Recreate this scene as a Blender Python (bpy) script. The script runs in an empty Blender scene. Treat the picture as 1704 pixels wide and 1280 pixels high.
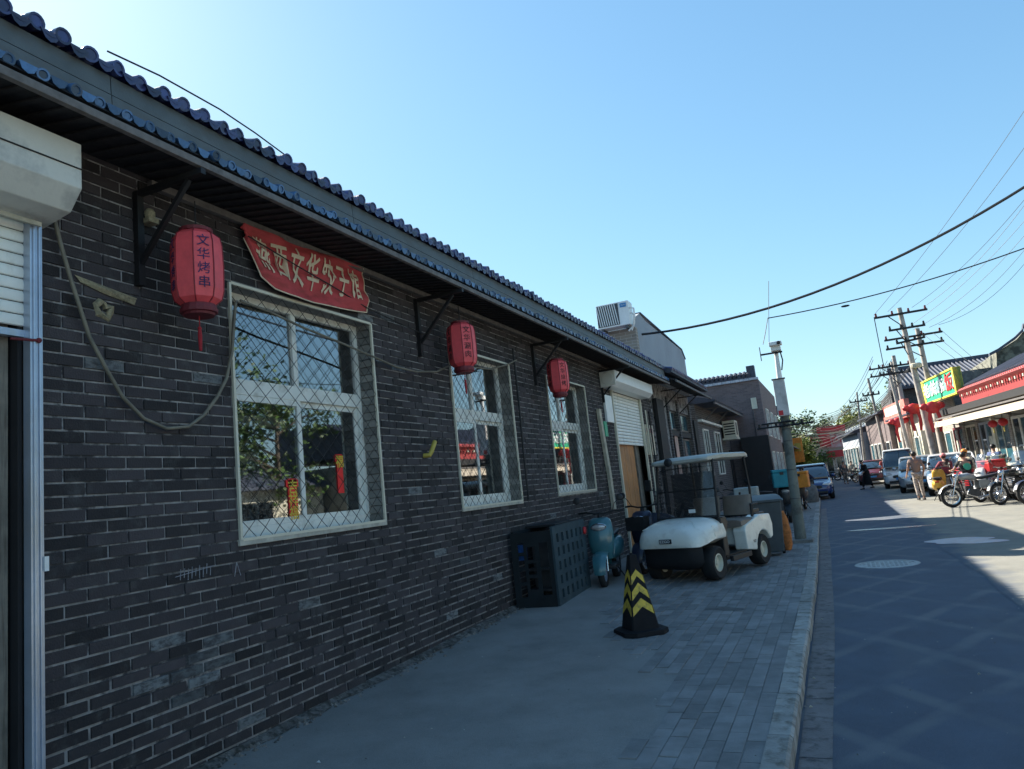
import bpy, bmesh, math, random
from mathutils import Vector, Matrix
random.seed(7)
S = bpy.context.scene
COL = S.collection
rad = math.radians
# ------------------------------------------------------------------ camera
CAM_M = Matrix(((0.90850137, 0.15521847, 0.38798517), (0.40470436, -0.09549204, -0.90944799), (-0.10411363, 0.98325403, -0.14957224)))
cd = bpy.data.cameras.new('camera'); cam = bpy.data.objects.new('camera', cd); COL.objects.link(cam)
cam.matrix_world = Matrix.Translation((0, 0, 1.6)) @ CAM_M.to_4x4()
cd.sensor_width = 36; cd.lens = 36 * 1200 / 1704; cd.clip_end = 2000; cd.clip_start = .05
S.camera = cam
def at(px, py, axis, val):
    """world point seen at photo pixel (1704 wide) on the plane axis=val"""
    r = CAM_M @ Vector((px - 852, -(py - 640), -1200)); o = Vector((0, 0, 1.6))
    return o + r * ((val - o[axis]) / r[axis])
def seen(p):
    c = CAM_M.transposed() @ (Vector(p) - Vector((0, 0, 1.6)))
    if c.z > -.1: return None
    return 852 + 1200 * c.x / -c.z, 640 - 1200 * c.y / -c.z, -c.z
# ------------------------------------------------------------------ sky and sun
W = bpy.data.worlds.new('World'); S.world = W; W.use_nodes = True
nt = W.node_tree; nt.nodes.clear()
sk = nt.nodes.new('ShaderNodeTexSky'); sk.sky_type = 'NISHITA'; sk.sun_disc = False
SUN_EL, SUN_AZ = rad(37.6), rad(-63.4)      # azimuth from +Y, clockwise seen from above
sk.sun_elevation = SUN_EL; sk.sun_rotation = SUN_AZ; sk.air_density = 1.15; sk.dust_density = .35; sk.ozone_density = 3.0
tint = nt.nodes.new('ShaderNodeMix'); tint.data_type = 'RGBA'; tint.blend_type = 'MULTIPLY'; tint.inputs[0].default_value = 1
tint.inputs[7].default_value = (.60, .86, 1.01, 1)
bg = nt.nodes.new('ShaderNodeBackground'); bg.inputs[1].default_value = .116
wo = nt.nodes.new('ShaderNodeOutputWorld')
sc_ = nt.nodes.new('ShaderNodeVectorMath'); sc_.operation = 'MULTIPLY_ADD'; sc_.inputs[1].default_value = (.14,) * 3; sc_.inputs[2].default_value = (1, 1, 1)
dvd = nt.nodes.new('ShaderNodeVectorMath'); dvd.operation = 'DIVIDE'        # soft shoulder: the glow round the sun stays pale blue, not white
nt.links.new(sk.outputs[0], tint.inputs[6]); nt.links.new(tint.outputs[2], sc_.inputs[0]); nt.links.new(tint.outputs[2], dvd.inputs[0]); nt.links.new(sc_.outputs[0], dvd.inputs[1]); nt.links.new(dvd.outputs[0], bg.inputs[0]); nt.links.new(bg.outputs[0], wo.inputs[0])
sd = bpy.data.lights.new('sun', 'SUN'); sd.energy = 5.0; sd.angle = rad(.53); sd.color = (1, .93, .80)
sun = bpy.data.objects.new('sun', sd); COL.objects.link(sun)
dv = Vector((math.sin(SUN_AZ) * math.cos(SUN_EL), math.cos(SUN_AZ) * math.cos(SUN_EL), math.sin(SUN_EL)))
sun.rotation_euler = dv.to_track_quat('Z', 'Y').to_euler()
S.view_settings.view_transform = 'Standard'; S.view_settings.look = 'None'; S.view_settings.gamma = 1
S.view_settings.exposure = 1.56; S.view_settings.use_curve_mapping = False
# ------------------------------------------------------------------ materials
def mat(name, col, rough=.7, metal=0., var=.25, vs=6., bump=.15, bs=60., spec=.5, rnd=0., coat=0., col2=None, trans=0., emit=0.):
    m = bpy.data.materials.new(name); m.use_nodes = True; n = m.node_tree.nodes; l = m.node_tree.links
    b = n['Principled BSDF']; b.inputs['Roughness'].default_value = rough; b.inputs['Metallic'].default_value = metal
    b.inputs['Specular IOR Level'].default_value = spec; b.inputs['Coat Weight'].default_value = coat
    g = n.new('ShaderNodeNewGeometry')
    c = tuple(col) + (1,)
    no = n.new('ShaderNodeTexNoise'); no.inputs['Scale'].default_value = vs; no.inputs['Detail'].default_value = 6; no.inputs['Roughness'].default_value = .62
    l.new(g.outputs['Position'], no.inputs['Vector'])
    mr = n.new('ShaderNodeMapRange'); mr.inputs[1].default_value = .3; mr.inputs[2].default_value = .7
    l.new(no.outputs[0], mr.inputs[0])
    if col2 is not None:
        mx = n.new('ShaderNodeMix'); mx.data_type = 'RGBA'; mx.inputs[6].default_value = c; mx.inputs[7].default_value = tuple(col2) + (1,)
        l.new(mr.outputs[0], mx.inputs[0]); src = mx.outputs[2]
    else:
        mr.inputs[3].default_value = 1 - var; mr.inputs[4].default_value = 1 + var
        mx = n.new('ShaderNodeMix'); mx.data_type = 'RGBA'; mx.blend_type = 'MULTIPLY'; mx.inputs[0].default_value = 1; mx.inputs[6].default_value = c
        l.new(mr.outputs[0], mx.inputs[7]); src = mx.outputs[2]
    if rnd:
        oi = n.new('ShaderNodeObjectInfo'); ad = n.new('ShaderNodeMath'); ad.operation = 'ADD'
        l.new(oi.outputs['Random'], ad.inputs[0]); l.new(g.outputs['Random Per Island'], ad.inputs[1])
        fr = n.new('ShaderNodeMath'); fr.operation = 'FRACT'; l.new(ad.outputs[0], fr.inputs[0])
        r2 = n.new('ShaderNodeMapRange'); r2.inputs[3].default_value = 1 - rnd; r2.inputs[4].default_value = 1 + rnd; l.new(fr.outputs[0], r2.inputs[0])
        m2 = n.new('ShaderNodeMix'); m2.data_type = 'RGBA'; m2.blend_type = 'MULTIPLY'; m2.inputs[0].default_value = 1
        l.new(src, m2.inputs[6]); l.new(r2.outputs[0], m2.inputs[7]); src = m2.outputs[2]
    l.new(src, b.inputs['Base Color']); m['src'] = src.node.name
    if bump:
        n2 = n.new('ShaderNodeTexNoise'); n2.inputs['Scale'].default_value = bs; n2.inputs['Detail'].default_value = 4
        l.new(g.outputs['Position'], n2.inputs['Vector'])
        bp = n.new('ShaderNodeBump'); bp.inputs['Strength'].default_value = bump; bp.inputs['Distance'].default_value = .01
        l.new(n2.outputs[0], bp.inputs['Height']); l.new(bp.outputs[0], b.inputs['Normal'])
    if trans: b.inputs['Transmission Weight'].default_value = trans; b.inputs['IOR'].default_value = 1.3
    if emit: b.inputs['Emission Color'].default_value = c; b.inputs['Emission Strength'].default_value = emit
    return m
def overlay(m, col, scale, lo, hi, stretch=(1, 1, 1), amount=1., boxm=None, detail=5.):
    """mix a second colour in where a stretched noise passes lo..hi (dust, stains, scuffs); boxm=(cx,cy,cz,rx,ry,rz) limits it to one patch"""
    n = m.node_tree.nodes; l = m.node_tree.links; b = n['Principled BSDF']; src = b.inputs['Base Color'].links[0].from_socket
    g = n.new('ShaderNodeNewGeometry'); mp = n.new('ShaderNodeMapping'); mp.inputs['Scale'].default_value = stretch
    no = n.new('ShaderNodeTexNoise'); no.inputs['Scale'].default_value = scale; no.inputs['Detail'].default_value = detail; no.inputs['Roughness'].default_value = .65
    l.new(g.outputs['Position'], mp.inputs[0]); l.new(mp.outputs[0], no.inputs['Vector'])
    mr = n.new('ShaderNodeMapRange'); mr.inputs[1].default_value = lo; mr.inputs[2].default_value = hi; mr.inputs[4].default_value = amount
    l.new(no.outputs[0], mr.inputs[0]); fac = mr.outputs[0]
    if boxm:
        m2 = n.new('ShaderNodeMapping'); m2.inputs['Location'].default_value = tuple(-boxm[i] / boxm[3 + i] for i in range(3)); m2.inputs['Scale'].default_value = tuple(1 / boxm[3 + i] for i in range(3))
        l.new(g.outputs['Position'], m2.inputs[0])
        gr = n.new('ShaderNodeTexGradient'); gr.gradient_type = 'SPHERICAL'; l.new(m2.outputs[0], gr.inputs[0])
        mu = n.new('ShaderNodeMath'); mu.operation = 'MULTIPLY'; mu.use_clamp = True
        r3 = n.new('ShaderNodeMapRange'); r3.inputs[2].default_value = .45; l.new(gr.outputs[1], r3.inputs[0])
        l.new(fac, mu.inputs[0]); l.new(r3.outputs[0], mu.inputs[1]); fac = mu.outputs[0]
    mx = n.new('ShaderNodeMix'); mx.data_type = 'RGBA'; mx.inputs[7].default_value = tuple(col) + (1,)
    l.new(src, mx.inputs[6]); l.new(fac, mx.inputs[0]); l.new(mx.outputs[2], b.inputs['Base Color'])
    return m
def brickmat(name, c1, c2, mortar, rot=0, bw=.277, rh=.0775, ms=.006):
    m = mat(name, c1, .85, bump=.2)
    n = m.node_tree.nodes; l = m.node_tree.links; b = n['Principled BSDF']
    g = n.new('ShaderNodeNewGeometry'); sp = n.new('ShaderNodeSeparateXYZ'); l.new(g.outputs['Position'], sp.inputs[0])
    ad = n.new('ShaderNodeMath'); ad.operation = 'ADD'; l.new(sp.outputs[0], ad.inputs[0]); l.new(sp.outputs[1], ad.inputs[1])
    cb = n.new('ShaderNodeCombineXYZ'); l.new(ad.outputs[0], cb.inputs[0]); l.new(sp.outputs[2], cb.inputs[1])
    t = n.new('ShaderNodeTexBrick'); t.inputs['Color1'].default_value = tuple(c1) + (1,); t.inputs['Color2'].default_value = tuple(c2) + (1,); t.inputs['Mortar'].default_value = tuple(mortar) + (1,)
    t.inputs['Scale'].default_value = 1; t.inputs['Mortar Size'].default_value = ms; t.inputs['Brick Width'].default_value = bw; t.inputs['Row Height'].default_value = rh
    l.new(cb.outputs[0], t.inputs['Vector']); l.new(t.outputs[0], b.inputs['Base Color'])
    return m
def glassmat(name, col=(.02, .03, .035), refl=.35, alpha=.35, rough=.02):
    """window glass: a reflective skin over a partly see-through pane"""
    m = bpy.data.materials.new(name); m.use_nodes = True; n = m.node_tree.nodes; l = m.node_tree.links; n.clear()
    o = n.new('ShaderNodeOutputMaterial'); gl = n.new('ShaderNodeBsdfGlossy'); gl.inputs['Roughness'].default_value = rough; gl.inputs[0].default_value = (.95, .97, 1, 1)
    tr = n.new('ShaderNodeBsdfTransparent'); tr.inputs[0].default_value = (alpha, alpha, alpha, 1)
    lw = n.new('ShaderNodeLayerWeight'); lw.inputs[0].default_value = .5; fr = n.new('ShaderNodeMath'); fr.operation = 'POWER'; fr.inputs[1].default_value = 3.5; l.new(lw.outputs['Facing'], fr.inputs[0]); mr = n.new('ShaderNodeMapRange'); mr.inputs[3].default_value = refl; mr.inputs[4].default_value = 1.0
    l.new(fr.outputs[0], mr.inputs[0]); mx = n.new('ShaderNodeMixShader'); l.new(mr.outputs[0], mx.inputs[0]); l.new(tr.outputs[0], mx.inputs[1]); l.new(gl.outputs[0], mx.inputs[2])
    l.new(mx.outputs[0], o.inputs[0]); return m
# ------------------------------------------------------------------ mesh builder
class MB:
    def __init__(s): s.v = []; s.f = []; s.mi = []
    def add(s, vs, fs, mi=0):
        k = len(s.v); s.v += [tuple(v) for v in vs]; s.f += [tuple(i + k for i in f) for f in fs]; s.mi += [mi] * len(fs); return s
    def box(s, x0, x1, y0, y1, z0, z1, mi=0, M=None):
        vs = [Vector((x, y, z)) for z in (z0, z1) for y in (y0, y1) for x in (x0, x1)]
        if M: vs = [M @ v for v in vs]
        return s.add(vs, [(0, 2, 3, 1), (4, 5, 7, 6), (0, 1, 5, 4), (2, 6, 7, 3), (0, 4, 6, 2), (1, 3, 7, 5)], mi)
    def beam(s, a, b, w, h, mi=0, up=(0, 0, 1)):
        a = Vector(a); b = Vector(b); d = b - a; L = d.length; d.normalize(); u = Vector(up)
        if abs(d.dot(u)) > .98: u = Vector((1, 0, 0))
        r = d.cross(u).normalized(); u = r.cross(d)
        M = Matrix((r, d, u)).transposed().to_4x4(); M.translation = a
        return s.box(-w / 2, w / 2, 0, L, -h / 2, h / 2, mi, M)
    def tube(s, pts, r, n=8, mi=0, cap=True):
        pts = [Vector(p) for p in pts]; R = r if isinstance(r, (list, tuple)) else [r] * len(pts); rings = []; k0 = len(s.v); u = None
        for i, p in enumerate(pts):
            d = (pts[min(i + 1, len(pts) - 1)] - pts[max(i - 1, 0)]).normalized()
            if u is None: u = d.orthogonal().normalized()
            u = (u - d * u.dot(d)).normalized() if (u - d * u.dot(d)).length > 1e-4 else d.orthogonal().normalized()
            w = d.cross(u)
            for j in range(n):
                a = 2 * math.pi * j / n; s.v.append(tuple(p + (u * math.cos(a) + w * math.sin(a)) * R[i]))
        for i in range(len(pts) - 1):
            for j in range(n):
                a = k0 + i * n + j; b = k0 + i * n + (j + 1) % n; s.f.append((a, b, b + n, a + n)); s.mi.append(mi)
        if cap:
            s.f.append(tuple(k0 + j for j in range(n))[::-1]); s.mi.append(mi)
            e = k0 + (len(pts) - 1) * n; s.f.append(tuple(e + j for j in range(n))); s.mi.append(mi)
        return s
    def lathe(s, prof, o=(0, 0, 0), ax=(0, 0, 1), n=20, mi=0, ph=0., closed=False):
        ax = Vector(ax).normalized(); u = Vector((0, 0, 1)) if abs(ax.z) < .9 else Vector((1, 0, 0)); u = (u - ax * u.dot(ax)).normalized(); w = ax.cross(u); o = Vector(o); k0 = len(s.v)
        for (r, h) in prof:
            for j in range(n):
                a = 2 * math.pi * j / n + ph; s.v.append(tuple(o + ax * h + (u * math.cos(a) + w * math.sin(a)) * r))
        m = len(prof)
        for i in range(m if closed else m - 1):
            for j in range(n):
                i2 = (i + 1) % m; s.f.append((k0 + i * n + j, k0 + i * n + (j + 1) % n, k0 + i2 * n + (j + 1) % n, k0 + i2 * n + j)); s.mi.append(mi)
        if not closed:
            for i, rv in ((0, True), (m - 1, False)):
                if prof[i][0] > 1e-4:
                    q = tuple(k0 + i * n + j for j in range(n)); s.f.append(q[::-1] if rv else q); s.mi.append(mi)
        return s
    def ball(s, c, r, n=12, mi=0):
        rx, ry, rz = r if isinstance(r, (tuple, list)) else (r, r, r); k0 = len(s.v); h = n // 2 + 1
        for i in range(h):
            t = math.pi * i / (h - 1)
            for j in range(n):
                a = 2 * math.pi * j / n; s.v.append((c[0] + rx * max(math.sin(t), .02) * math.cos(a), c[1] + ry * max(math.sin(t), .02) * math.sin(a), c[2] + rz * math.cos(t)))
        for i in range(h - 1):
            for j in range(n):
                s.f.append((k0 + i * n + j, k0 + (i + 1) * n + j, k0 + (i + 1) * n + (j + 1) % n, k0 + i * n + (j + 1) % n)); s.mi.append(mi)
        return s
    def loft(s, secs, mi=0, cap=True, close=True):
        k0 = len(s.v); n = len(secs[0])
        for q in secs: s.v += [tuple(p) for p in q]
        for i in range(len(secs) - 1):
            for j in range(n if close else n - 1):
                s.f.append((k0 + i * n + j, k0 + i * n + (j + 1) % n, k0 + (i + 1) * n + (j + 1) % n, k0 + (i + 1) * n + j)); s.mi.append(mi)
        if cap and close:
            s.f.append(tuple(k0 + j for j in range(n))[::-1]); s.f.append(tuple(k0 + (len(secs) - 1) * n + j for j in range(n))); s.mi += [mi, mi]
        return s
    def prism(s, poly, axis, a, b, mi=0):
        """poly in the plane across axis, pushed from a to b"""
        def P(p, t): return {0: (t, p[0], p[1]), 1: (p[0], t, p[1]), 2: (p[0], p[1], t)}[axis]
        n = len(poly); vs = [P(p, a) for p in poly] + [P(p, b) for p in poly]
        return s.add(vs, [tuple(range(n))[::-1], tuple(range(n, 2 * n))] + [(i, (i + 1) % n, n + (i + 1) % n, n + i) for i in range(n)], mi)
    def mesh(s, name, mats, smooth=None):
        me = bpy.data.meshes.new(name); me.from_pydata(s.v, [], s.f)
        mats = mats if isinstance(mats, (list, tuple)) else [mats]
        for m in mats: me.materials.append(m)
        if len(mats) > 1: me.polygons.foreach_set('material_index', s.mi)
        bm = bmesh.new(); bm.from_mesh(me); bmesh.ops.recalc_face_normals(bm, faces=bm.faces); bm.to_mesh(me); bm.free()
        if smooth: me.shade_smooth(); me.set_sharp_from_angle(angle=rad(smooth))
        me.update(); return me
    def build(s, name, mats, parent=None, smooth=None, world=False, bevel=0, **kw):
        if world and parent is not None:
            q = parent; off = Vector(q.location)
            while q.parent is not None: q = q.parent; off += Vector(q.location)
            s.v = [tuple(Vector(v) - off) for v in s.v]
        o = bpy.data.objects.new(name, s.mesh(name, mats, smooth)); COL.objects.link(o)
        if parent is not None: o.parent = parent
        if bevel:
            bv = o.modifiers.new('bevel', 'BEVEL'); bv.width = bevel; bv.segments = 2; bv.limit_method = 'ANGLE'; bv.angle_limit = rad(35)
        for k, v in kw.items(): o[k] = v
        return o
def top(o, label, cat, group=None):
    o['label'] = label; o['category'] = cat
    if group: o['group'] = group
    return o
def root(name, loc, label, cat, rz=0, group=None):
    o = bpy.data.objects.new(name, None); COL.objects.link(o); o.location = loc; o.rotation_euler = (0, 0, rz); o.empty_display_size = .1
    return top(o, label, cat, group)
def struct(mb, name, m, **kw): return mb.build(name, m, kind='structure', **kw)
KIDS = {}
def dup(o, loc, rz, label, parent=None):
    kids = {}
    for q in COL.objects:
        if q.parent is not None: kids.setdefault(q.parent.name, []).append(q)
    def cp(a, par):
        c = a.copy(); COL.objects.link(c)
        if par is not None: c.parent = par
        for k in kids.get(a.name, []): cp(k, c)
        return c
    c = cp(o, None); c.location = loc; c.rotation_euler = (0, 0, rz); c['label'] = label
    return c
def sup(w, h, cx, y, cz, n=16, e=4., wt=None):
    """superellipse section in the xz plane at depth y; wt = half width at the top"""
    out = []
    for j in range(n):
        a = 2 * math.pi * (j + .5) / n; c, si = math.cos(a), math.sin(a)
        x = math.copysign(abs(c) ** (2 / e), c); z = math.copysign(abs(si) ** (2 / e), si)
        ww = w if wt is None else w + (wt - w) * (z + 1) / 2
        out.append((cx + ww * x, y, cz + h * z))
    return out
def lettering(body, size, m, parent, M, depth=.002, sx=1., name='lettering', bold=0., warp=None):
    c = bpy.data.curves.new(name, 'FONT'); c.body = body; c.size = size; c.align_x = 'CENTER'; c.align_y = 'CENTER'; c.extrude = depth; c.offset = bold; c.resolution_u = 3
    o = bpy.data.objects.new(name + '_curve', c); COL.objects.link(o)
    dg = bpy.context.evaluated_depsgraph_get(); me = bpy.data.meshes.new_from_object(o.evaluated_get(dg)); bpy.data.objects.remove(o)
    me.transform(M @ Matrix.Diagonal((sx, 1, 1, 1)))
    if warp:
        for v in me.vertices: v.co = warp(v.co)
    me.materials.clear(); me.materials.append(m); me.name = name
    t = bpy.data.objects.new(name, me); COL.objects.link(t); t.parent = parent; return t
def frameM(o, xdir, up):
    x = Vector(xdir).normalized(); u = Vector(up).normalized(); z = x.cross(u).normalized(); u = z.cross(x)
    M = Matrix((x, u, z)).transposed().to_4x4(); M.translation = o; return M
def gz(x, y):
    if x > -.47: return -.1
    t = max(0, min(1, (-.61 - x) / 3.4)); return t * t * max(.02, min(.15, .02 + .019 * (y - 3.5)))
def catenary(a, b, sag, n=14):
    a = Vector(a); b = Vector(b); return [a.lerp(b, i / n) - Vector((0, 0, sag * 4 * (i / n) * (1 - i / n))) for i in range(n + 1)]
# ------------------------------------------------------------------ material palette
M_ = {}
M_['brick'] = overlay(mat('dark_brick', (.033, .028, .031), .82, rnd=.6, bump=.6, bs=90, vs=3), (.085, .085, .085), 7, .54, .75, amount=.6)
M_['brick_worn'] = overlay(mat('scuffed_pale_brick', (.13, .14, .145), .88, rnd=.5, bump=.6, bs=80, vs=20), (.038, .036, .04), 24, .44, .62, stretch=(1, .6, 1.4), amount=.9)
M_['mortar'] = overlay(mat('mortar', (.26, .255, .255), .95, var=.45, vs=9, bump=.4), (.045, .045, .05), 6, .47, .60)
M_['mortar_patch'] = mat('old_mortar', (.10, .10, .10), .95, var=.6, vs=12, bump=.5)
M_['brick2'] = brickmat('further_brick', (.04, .04, .045), (.075, .07, .07), (.17, .17, .17))
M_['brick_red'] = brickmat('purple_brick', (.115, .088, .090), (.165, .125, .125), (.16, .14, .15), bw=.25, rh=.07)
M_['brick_pale'] = brickmat('pale_brick', (.30, .26, .22), (.22, .19, .17), (.4, .38, .35))
M_['dark'] = mat('dark_paint', (.012, .012, .014), .7)
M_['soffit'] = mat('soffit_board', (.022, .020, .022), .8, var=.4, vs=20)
M_['fascia'] = mat('weathered_fascia', (.13, .12, .115), .75, var=.35, vs=14)
M_['grey_metal'] = mat('grey_sheet', (.16, .185, .18), .5, var=.18, vs=4, col2=None)
M_['tile'] = mat('blue_glazed_tile', (.024, .034, .115), .45, rnd=.6, vs=20, coat=.35)
M_['tile_rim'] = mat('pale_blue_tile', (.036, .09, .19), .45, rnd=.7, vs=30, coat=.3)
M_['tile_grey'] = mat('grey_roof_tile', (.045, .055, .085), .6, rnd=.3)
M_['steel'] = mat('dull_steel', (.09, .09, .095), .5, .6)
M_['black_iron'] = mat('black_iron', (.016, .016, .018), .55, .3)
M_['white_paint'] = overlay(mat('white_window_frame', (.74, .75, .70), .45, var=.08), (.34, .32, .26), 7, .5, .72, amount=.7)
M_['cream'] = mat('cream_enamel', (.60, .57, .46), .4, var=.08, vs=5)
M_['shutter'] = overlay(mat('shutter_slat', (.78, .79, .74), .45, var=.07), (.30, .28, .22), 5, .55, .75, stretch=(1, 1, .3), amount=.5)
M_['alu'] = overlay(mat('aluminium', (.42, .48, .58), .32, .55, var=.12), (.35, .30, .22), 3, .5, .7, stretch=(1, 1, .3), amount=.4)
M_['red_cloth'] = overlay(mat('red_banner_cloth', (.50, .062, .072), .75, var=.15, vs=4, bump=.3, bs=300), (.25, .04, .035), 5, .48, .7, stretch=(1, 1, 2.5), amount=.8)
M_['cream_print'] = mat('cream_print', (.66, .56, .42), .8, var=.2)
M_['lantern'] = mat('red_lantern_silk', (.74, .085, .10), .55, var=.12, vs=12)
M_['lantern_dark'] = mat('dark_red_lantern_frame', (.14, .012, .02), .6)
M_['ink'] = mat('navy_ink', (.015, .015, .09), .7)
M_['glass'] = glassmat('window_glass', refl=.20, alpha=.80)
M_['room'] = mat('dim_room_plaster', (.16, .15, .13), .9)
M_['wood'] = overlay(mat('orange_wood_door', (.46, .19, .05), .5, var=.25, vs=3), (.14, .06, .02), 12, .45, .7, stretch=(6, 6, .35))
M_['greywood'] = overlay(mat('weathered_wood', (.20, .18, .15), .85, var=.3), (.07, .06, .05), 10, .45, .7, stretch=(6, 6, .3))
M_['plank'] = mat('pale_plank', (.46, .42, .33), .8, var=.25, vs=8)
M_['cable'] = mat('black_cable', (.012, .012, .014), .6)
M_['hose'] = mat('dull_hose', (.16, .145, .11), .6, var=.4, vs=5)
M_['yellow'] = mat('yellow_plastic', (.42, .33, .06), .5)
M_['concrete'] = overlay(mat('concrete', (.21, .21, .20), .9, var=.25, vs=3, bump=.4), (.12, .11, .10), 4, .45, .7)
M_['plaster'] = mat('pale_blue_plaster', (.30, .335, .38), .9, var=.1, vs=1.2)
M_['white'] = mat('white_enamel', (.74, .75, .74), .35, var=.06)
M_['blue_label'] = mat('blue_label', (.03, .22, .52), .5)
M_['rubber'] = mat('tyre_rubber', (.014, .014, .015), .8, bump=.3)
M_['chrome'] = mat('chrome', (.6, .6, .62), .15, .95, bump=0)
M_['black_plastic'] = mat('black_plastic', (.018, .018, .02), .45)
M_['red'] = mat('bright_red_paint', (.50, .02, .025), .5)
M_['orange'] = mat('orange_plastic', (.62, .22, .02), .5)
M_['green_sign'] = mat('green_sign', (.02, .38, .20), .5)
M_['leaf'] = mat('leaf_green', (.055, .105, .02), .6, rnd=.5, bump=0)
M_['leaf_y'] = mat('leaf_yellow_green', (.16, .18, .02), .6, rnd=.45, bump=0)
M_['bark'] = mat('bark', (.10, .08, .06), .95, bump=.6)
M_['skin'] = mat('skin', (.36, .20, .14), .6, bump=0)
M_['hair'] = mat('black_hair', (.010, .009, .009), .5, bump=0)
# ------------------------------------------------------------------ ground
asph = overlay(overlay(overlay(mat('road_asphalt', (.070, .088, .120), .86, var=.16, vs=2.2, bump=.55, bs=160), (.11, .118, .125), 1.1, .52, .70, stretch=(1, .35, 1), amount=.55),
       (.15, .15, .15), 1.4, .62, .70, stretch=(.55, 1.5, 1), amount=.4), (.035, .04, .045), 60, .55, .75, amount=.45)
pave_m = overlay(overlay(mat('sidewalk_cement', (.225, .215, .20), .88, var=.18, vs=1.5, bump=.5, bs=140), (.27, .26, .25), 2, .52, .72, amount=.5), (.09, .09, .09), 50, .56, .75, amount=.5)
m = MB()
m.add([(-300, -60, -.14), (300, -60, -.14), (300, 700, -.14), (-300, 700, -.14)], [(0, 1, 2, 3)])
struct(m, 'ground', mat('dusty_ground', (.17, .15, .12), .95, vs=.2))
def edge_x(y): return -.47 - max(0, y - 11) * .0125 if y < 46 else -.47 - 35 * .0125 - (y - 46) * .03
m = MB(); ys = [-8 + i * 1.0 for i in range(120)]
xs = [0, .24, 1.2, 2.4, 3.6, 5, 7, 9.5]
for y in ys:
    for x in xs: m.v.append((edge_x(y) + x, y, -.1))
for i in range(len(ys) - 1):
    for j in range(len(xs) - 1): a = i * len(xs) + j; m.f.append((a, a + 1, a + 1 + len(xs), a + len(xs))); m.mi.append(0)
def scuff(m_, col, ang, scale, lo, hi, amount, dist=3.):
    n = m_.node_tree.nodes; l = m_.node_tree.links; b = n['Principled BSDF']; src = b.inputs['Base Color'].links[0].from_socket
    g = n.new('ShaderNodeNewGeometry'); mp = n.new('ShaderNodeMapping'); mp.inputs['Rotation'].default_value = (0, 0, rad(ang)); w = n.new('ShaderNodeTexWave'); w.inputs['Scale'].default_value = scale; w.inputs['Distortion'].default_value = dist; w.inputs['Detail'].default_value = 3; w.inputs['Detail Scale'].default_value = .6
    no = n.new('ShaderNodeTexNoise'); no.inputs['Scale'].default_value = 1.3; no.inputs['Detail'].default_value = 5; l.new(g.outputs['Position'], no.inputs['Vector'])
    l.new(g.outputs['Position'], mp.inputs[0]); l.new(mp.outputs[0], w.inputs[0]); mr = n.new('ShaderNodeMapRange'); mr.inputs[1].default_value = lo; mr.inputs[2].default_value = hi; mr.inputs[4].default_value = amount; l.new(w.outputs[0], mr.inputs[0])
    m2 = n.new('ShaderNodeMapRange'); m2.inputs[1].default_value = .38; m2.inputs[2].default_value = .6; l.new(no.outputs[0], m2.inputs[0]); mu = n.new('ShaderNodeMath'); mu.operation = 'MULTIPLY'; l.new(mr.outputs[0], mu.inputs[0]); l.new(m2.outputs[0], mu.inputs[1])
    mx = n.new('ShaderNodeMix'); mx.data_type = 'RGBA'; mx.inputs[7].default_value = tuple(col) + (1,); l.new(src, mx.inputs[6]); l.new(mu.outputs[0], mx.inputs[0]); l.new(mx.outputs[2], b.inputs['Base Color'])
scuff(asph, (.17, .175, .18), 32, .42, .86, .99, .55); scuff(asph, (.17, .175, .18), -38, .36, .88, .99, .5)
overlay(asph, (.24, .24, .24), 170, .60, .66, amount=.55, detail=2.); overlay(pave_m, (.40, .40, .38), 150, .60, .68, amount=.5, detail=2.); overlay(pave_m, (.12, .12, .12), .9, .56, .68, amount=.45)
struct(m, 'road', asph)
ap_m = overlay(overlay(mat('sunlit_road_tone', (.20, .195, .17), .92, var=.14, vs=1.6, bump=.5, bs=120), (.15, .15, .145), 1.8, .5, .7, stretch=(1, .5, 1), amount=.7), (.10, .10, .10), 70, .56, .7, amount=.5)  # dusty pale surface, lightened so its colour carries the sunlit road brightness
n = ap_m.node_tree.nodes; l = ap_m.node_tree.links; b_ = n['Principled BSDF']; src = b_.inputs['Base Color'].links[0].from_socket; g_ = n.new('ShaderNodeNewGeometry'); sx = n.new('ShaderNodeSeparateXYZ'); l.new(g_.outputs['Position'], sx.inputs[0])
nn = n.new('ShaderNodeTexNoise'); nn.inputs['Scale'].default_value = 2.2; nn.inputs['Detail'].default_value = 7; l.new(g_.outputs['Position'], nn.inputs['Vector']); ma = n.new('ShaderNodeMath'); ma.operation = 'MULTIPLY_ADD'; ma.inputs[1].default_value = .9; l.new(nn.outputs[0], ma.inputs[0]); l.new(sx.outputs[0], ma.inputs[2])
mr = n.new('ShaderNodeMapRange'); mr.inputs[1].default_value = 2.0; mr.inputs[2].default_value = 2.35; l.new(ma.outputs[0], mr.inputs[0]); mx = n.new('ShaderNodeMix'); mx.data_type = 'RGBA'; mx.inputs[6].default_value = (.078, .096, .125, 1); l.new(mr.outputs[0], mx.inputs[0]); l.new(src, mx.inputs[7]); l.new(mx.outputs[2], b_.inputs['Base Color'])  # asphalt turns pale here, along the edge of the sunlight
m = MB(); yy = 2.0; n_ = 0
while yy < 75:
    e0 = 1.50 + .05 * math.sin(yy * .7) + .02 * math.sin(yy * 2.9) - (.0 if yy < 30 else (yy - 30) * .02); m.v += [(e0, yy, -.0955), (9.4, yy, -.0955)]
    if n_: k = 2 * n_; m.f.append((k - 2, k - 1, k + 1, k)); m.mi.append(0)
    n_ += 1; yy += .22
struct(m, 'sunlit_road_strip', ap_m)
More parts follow.
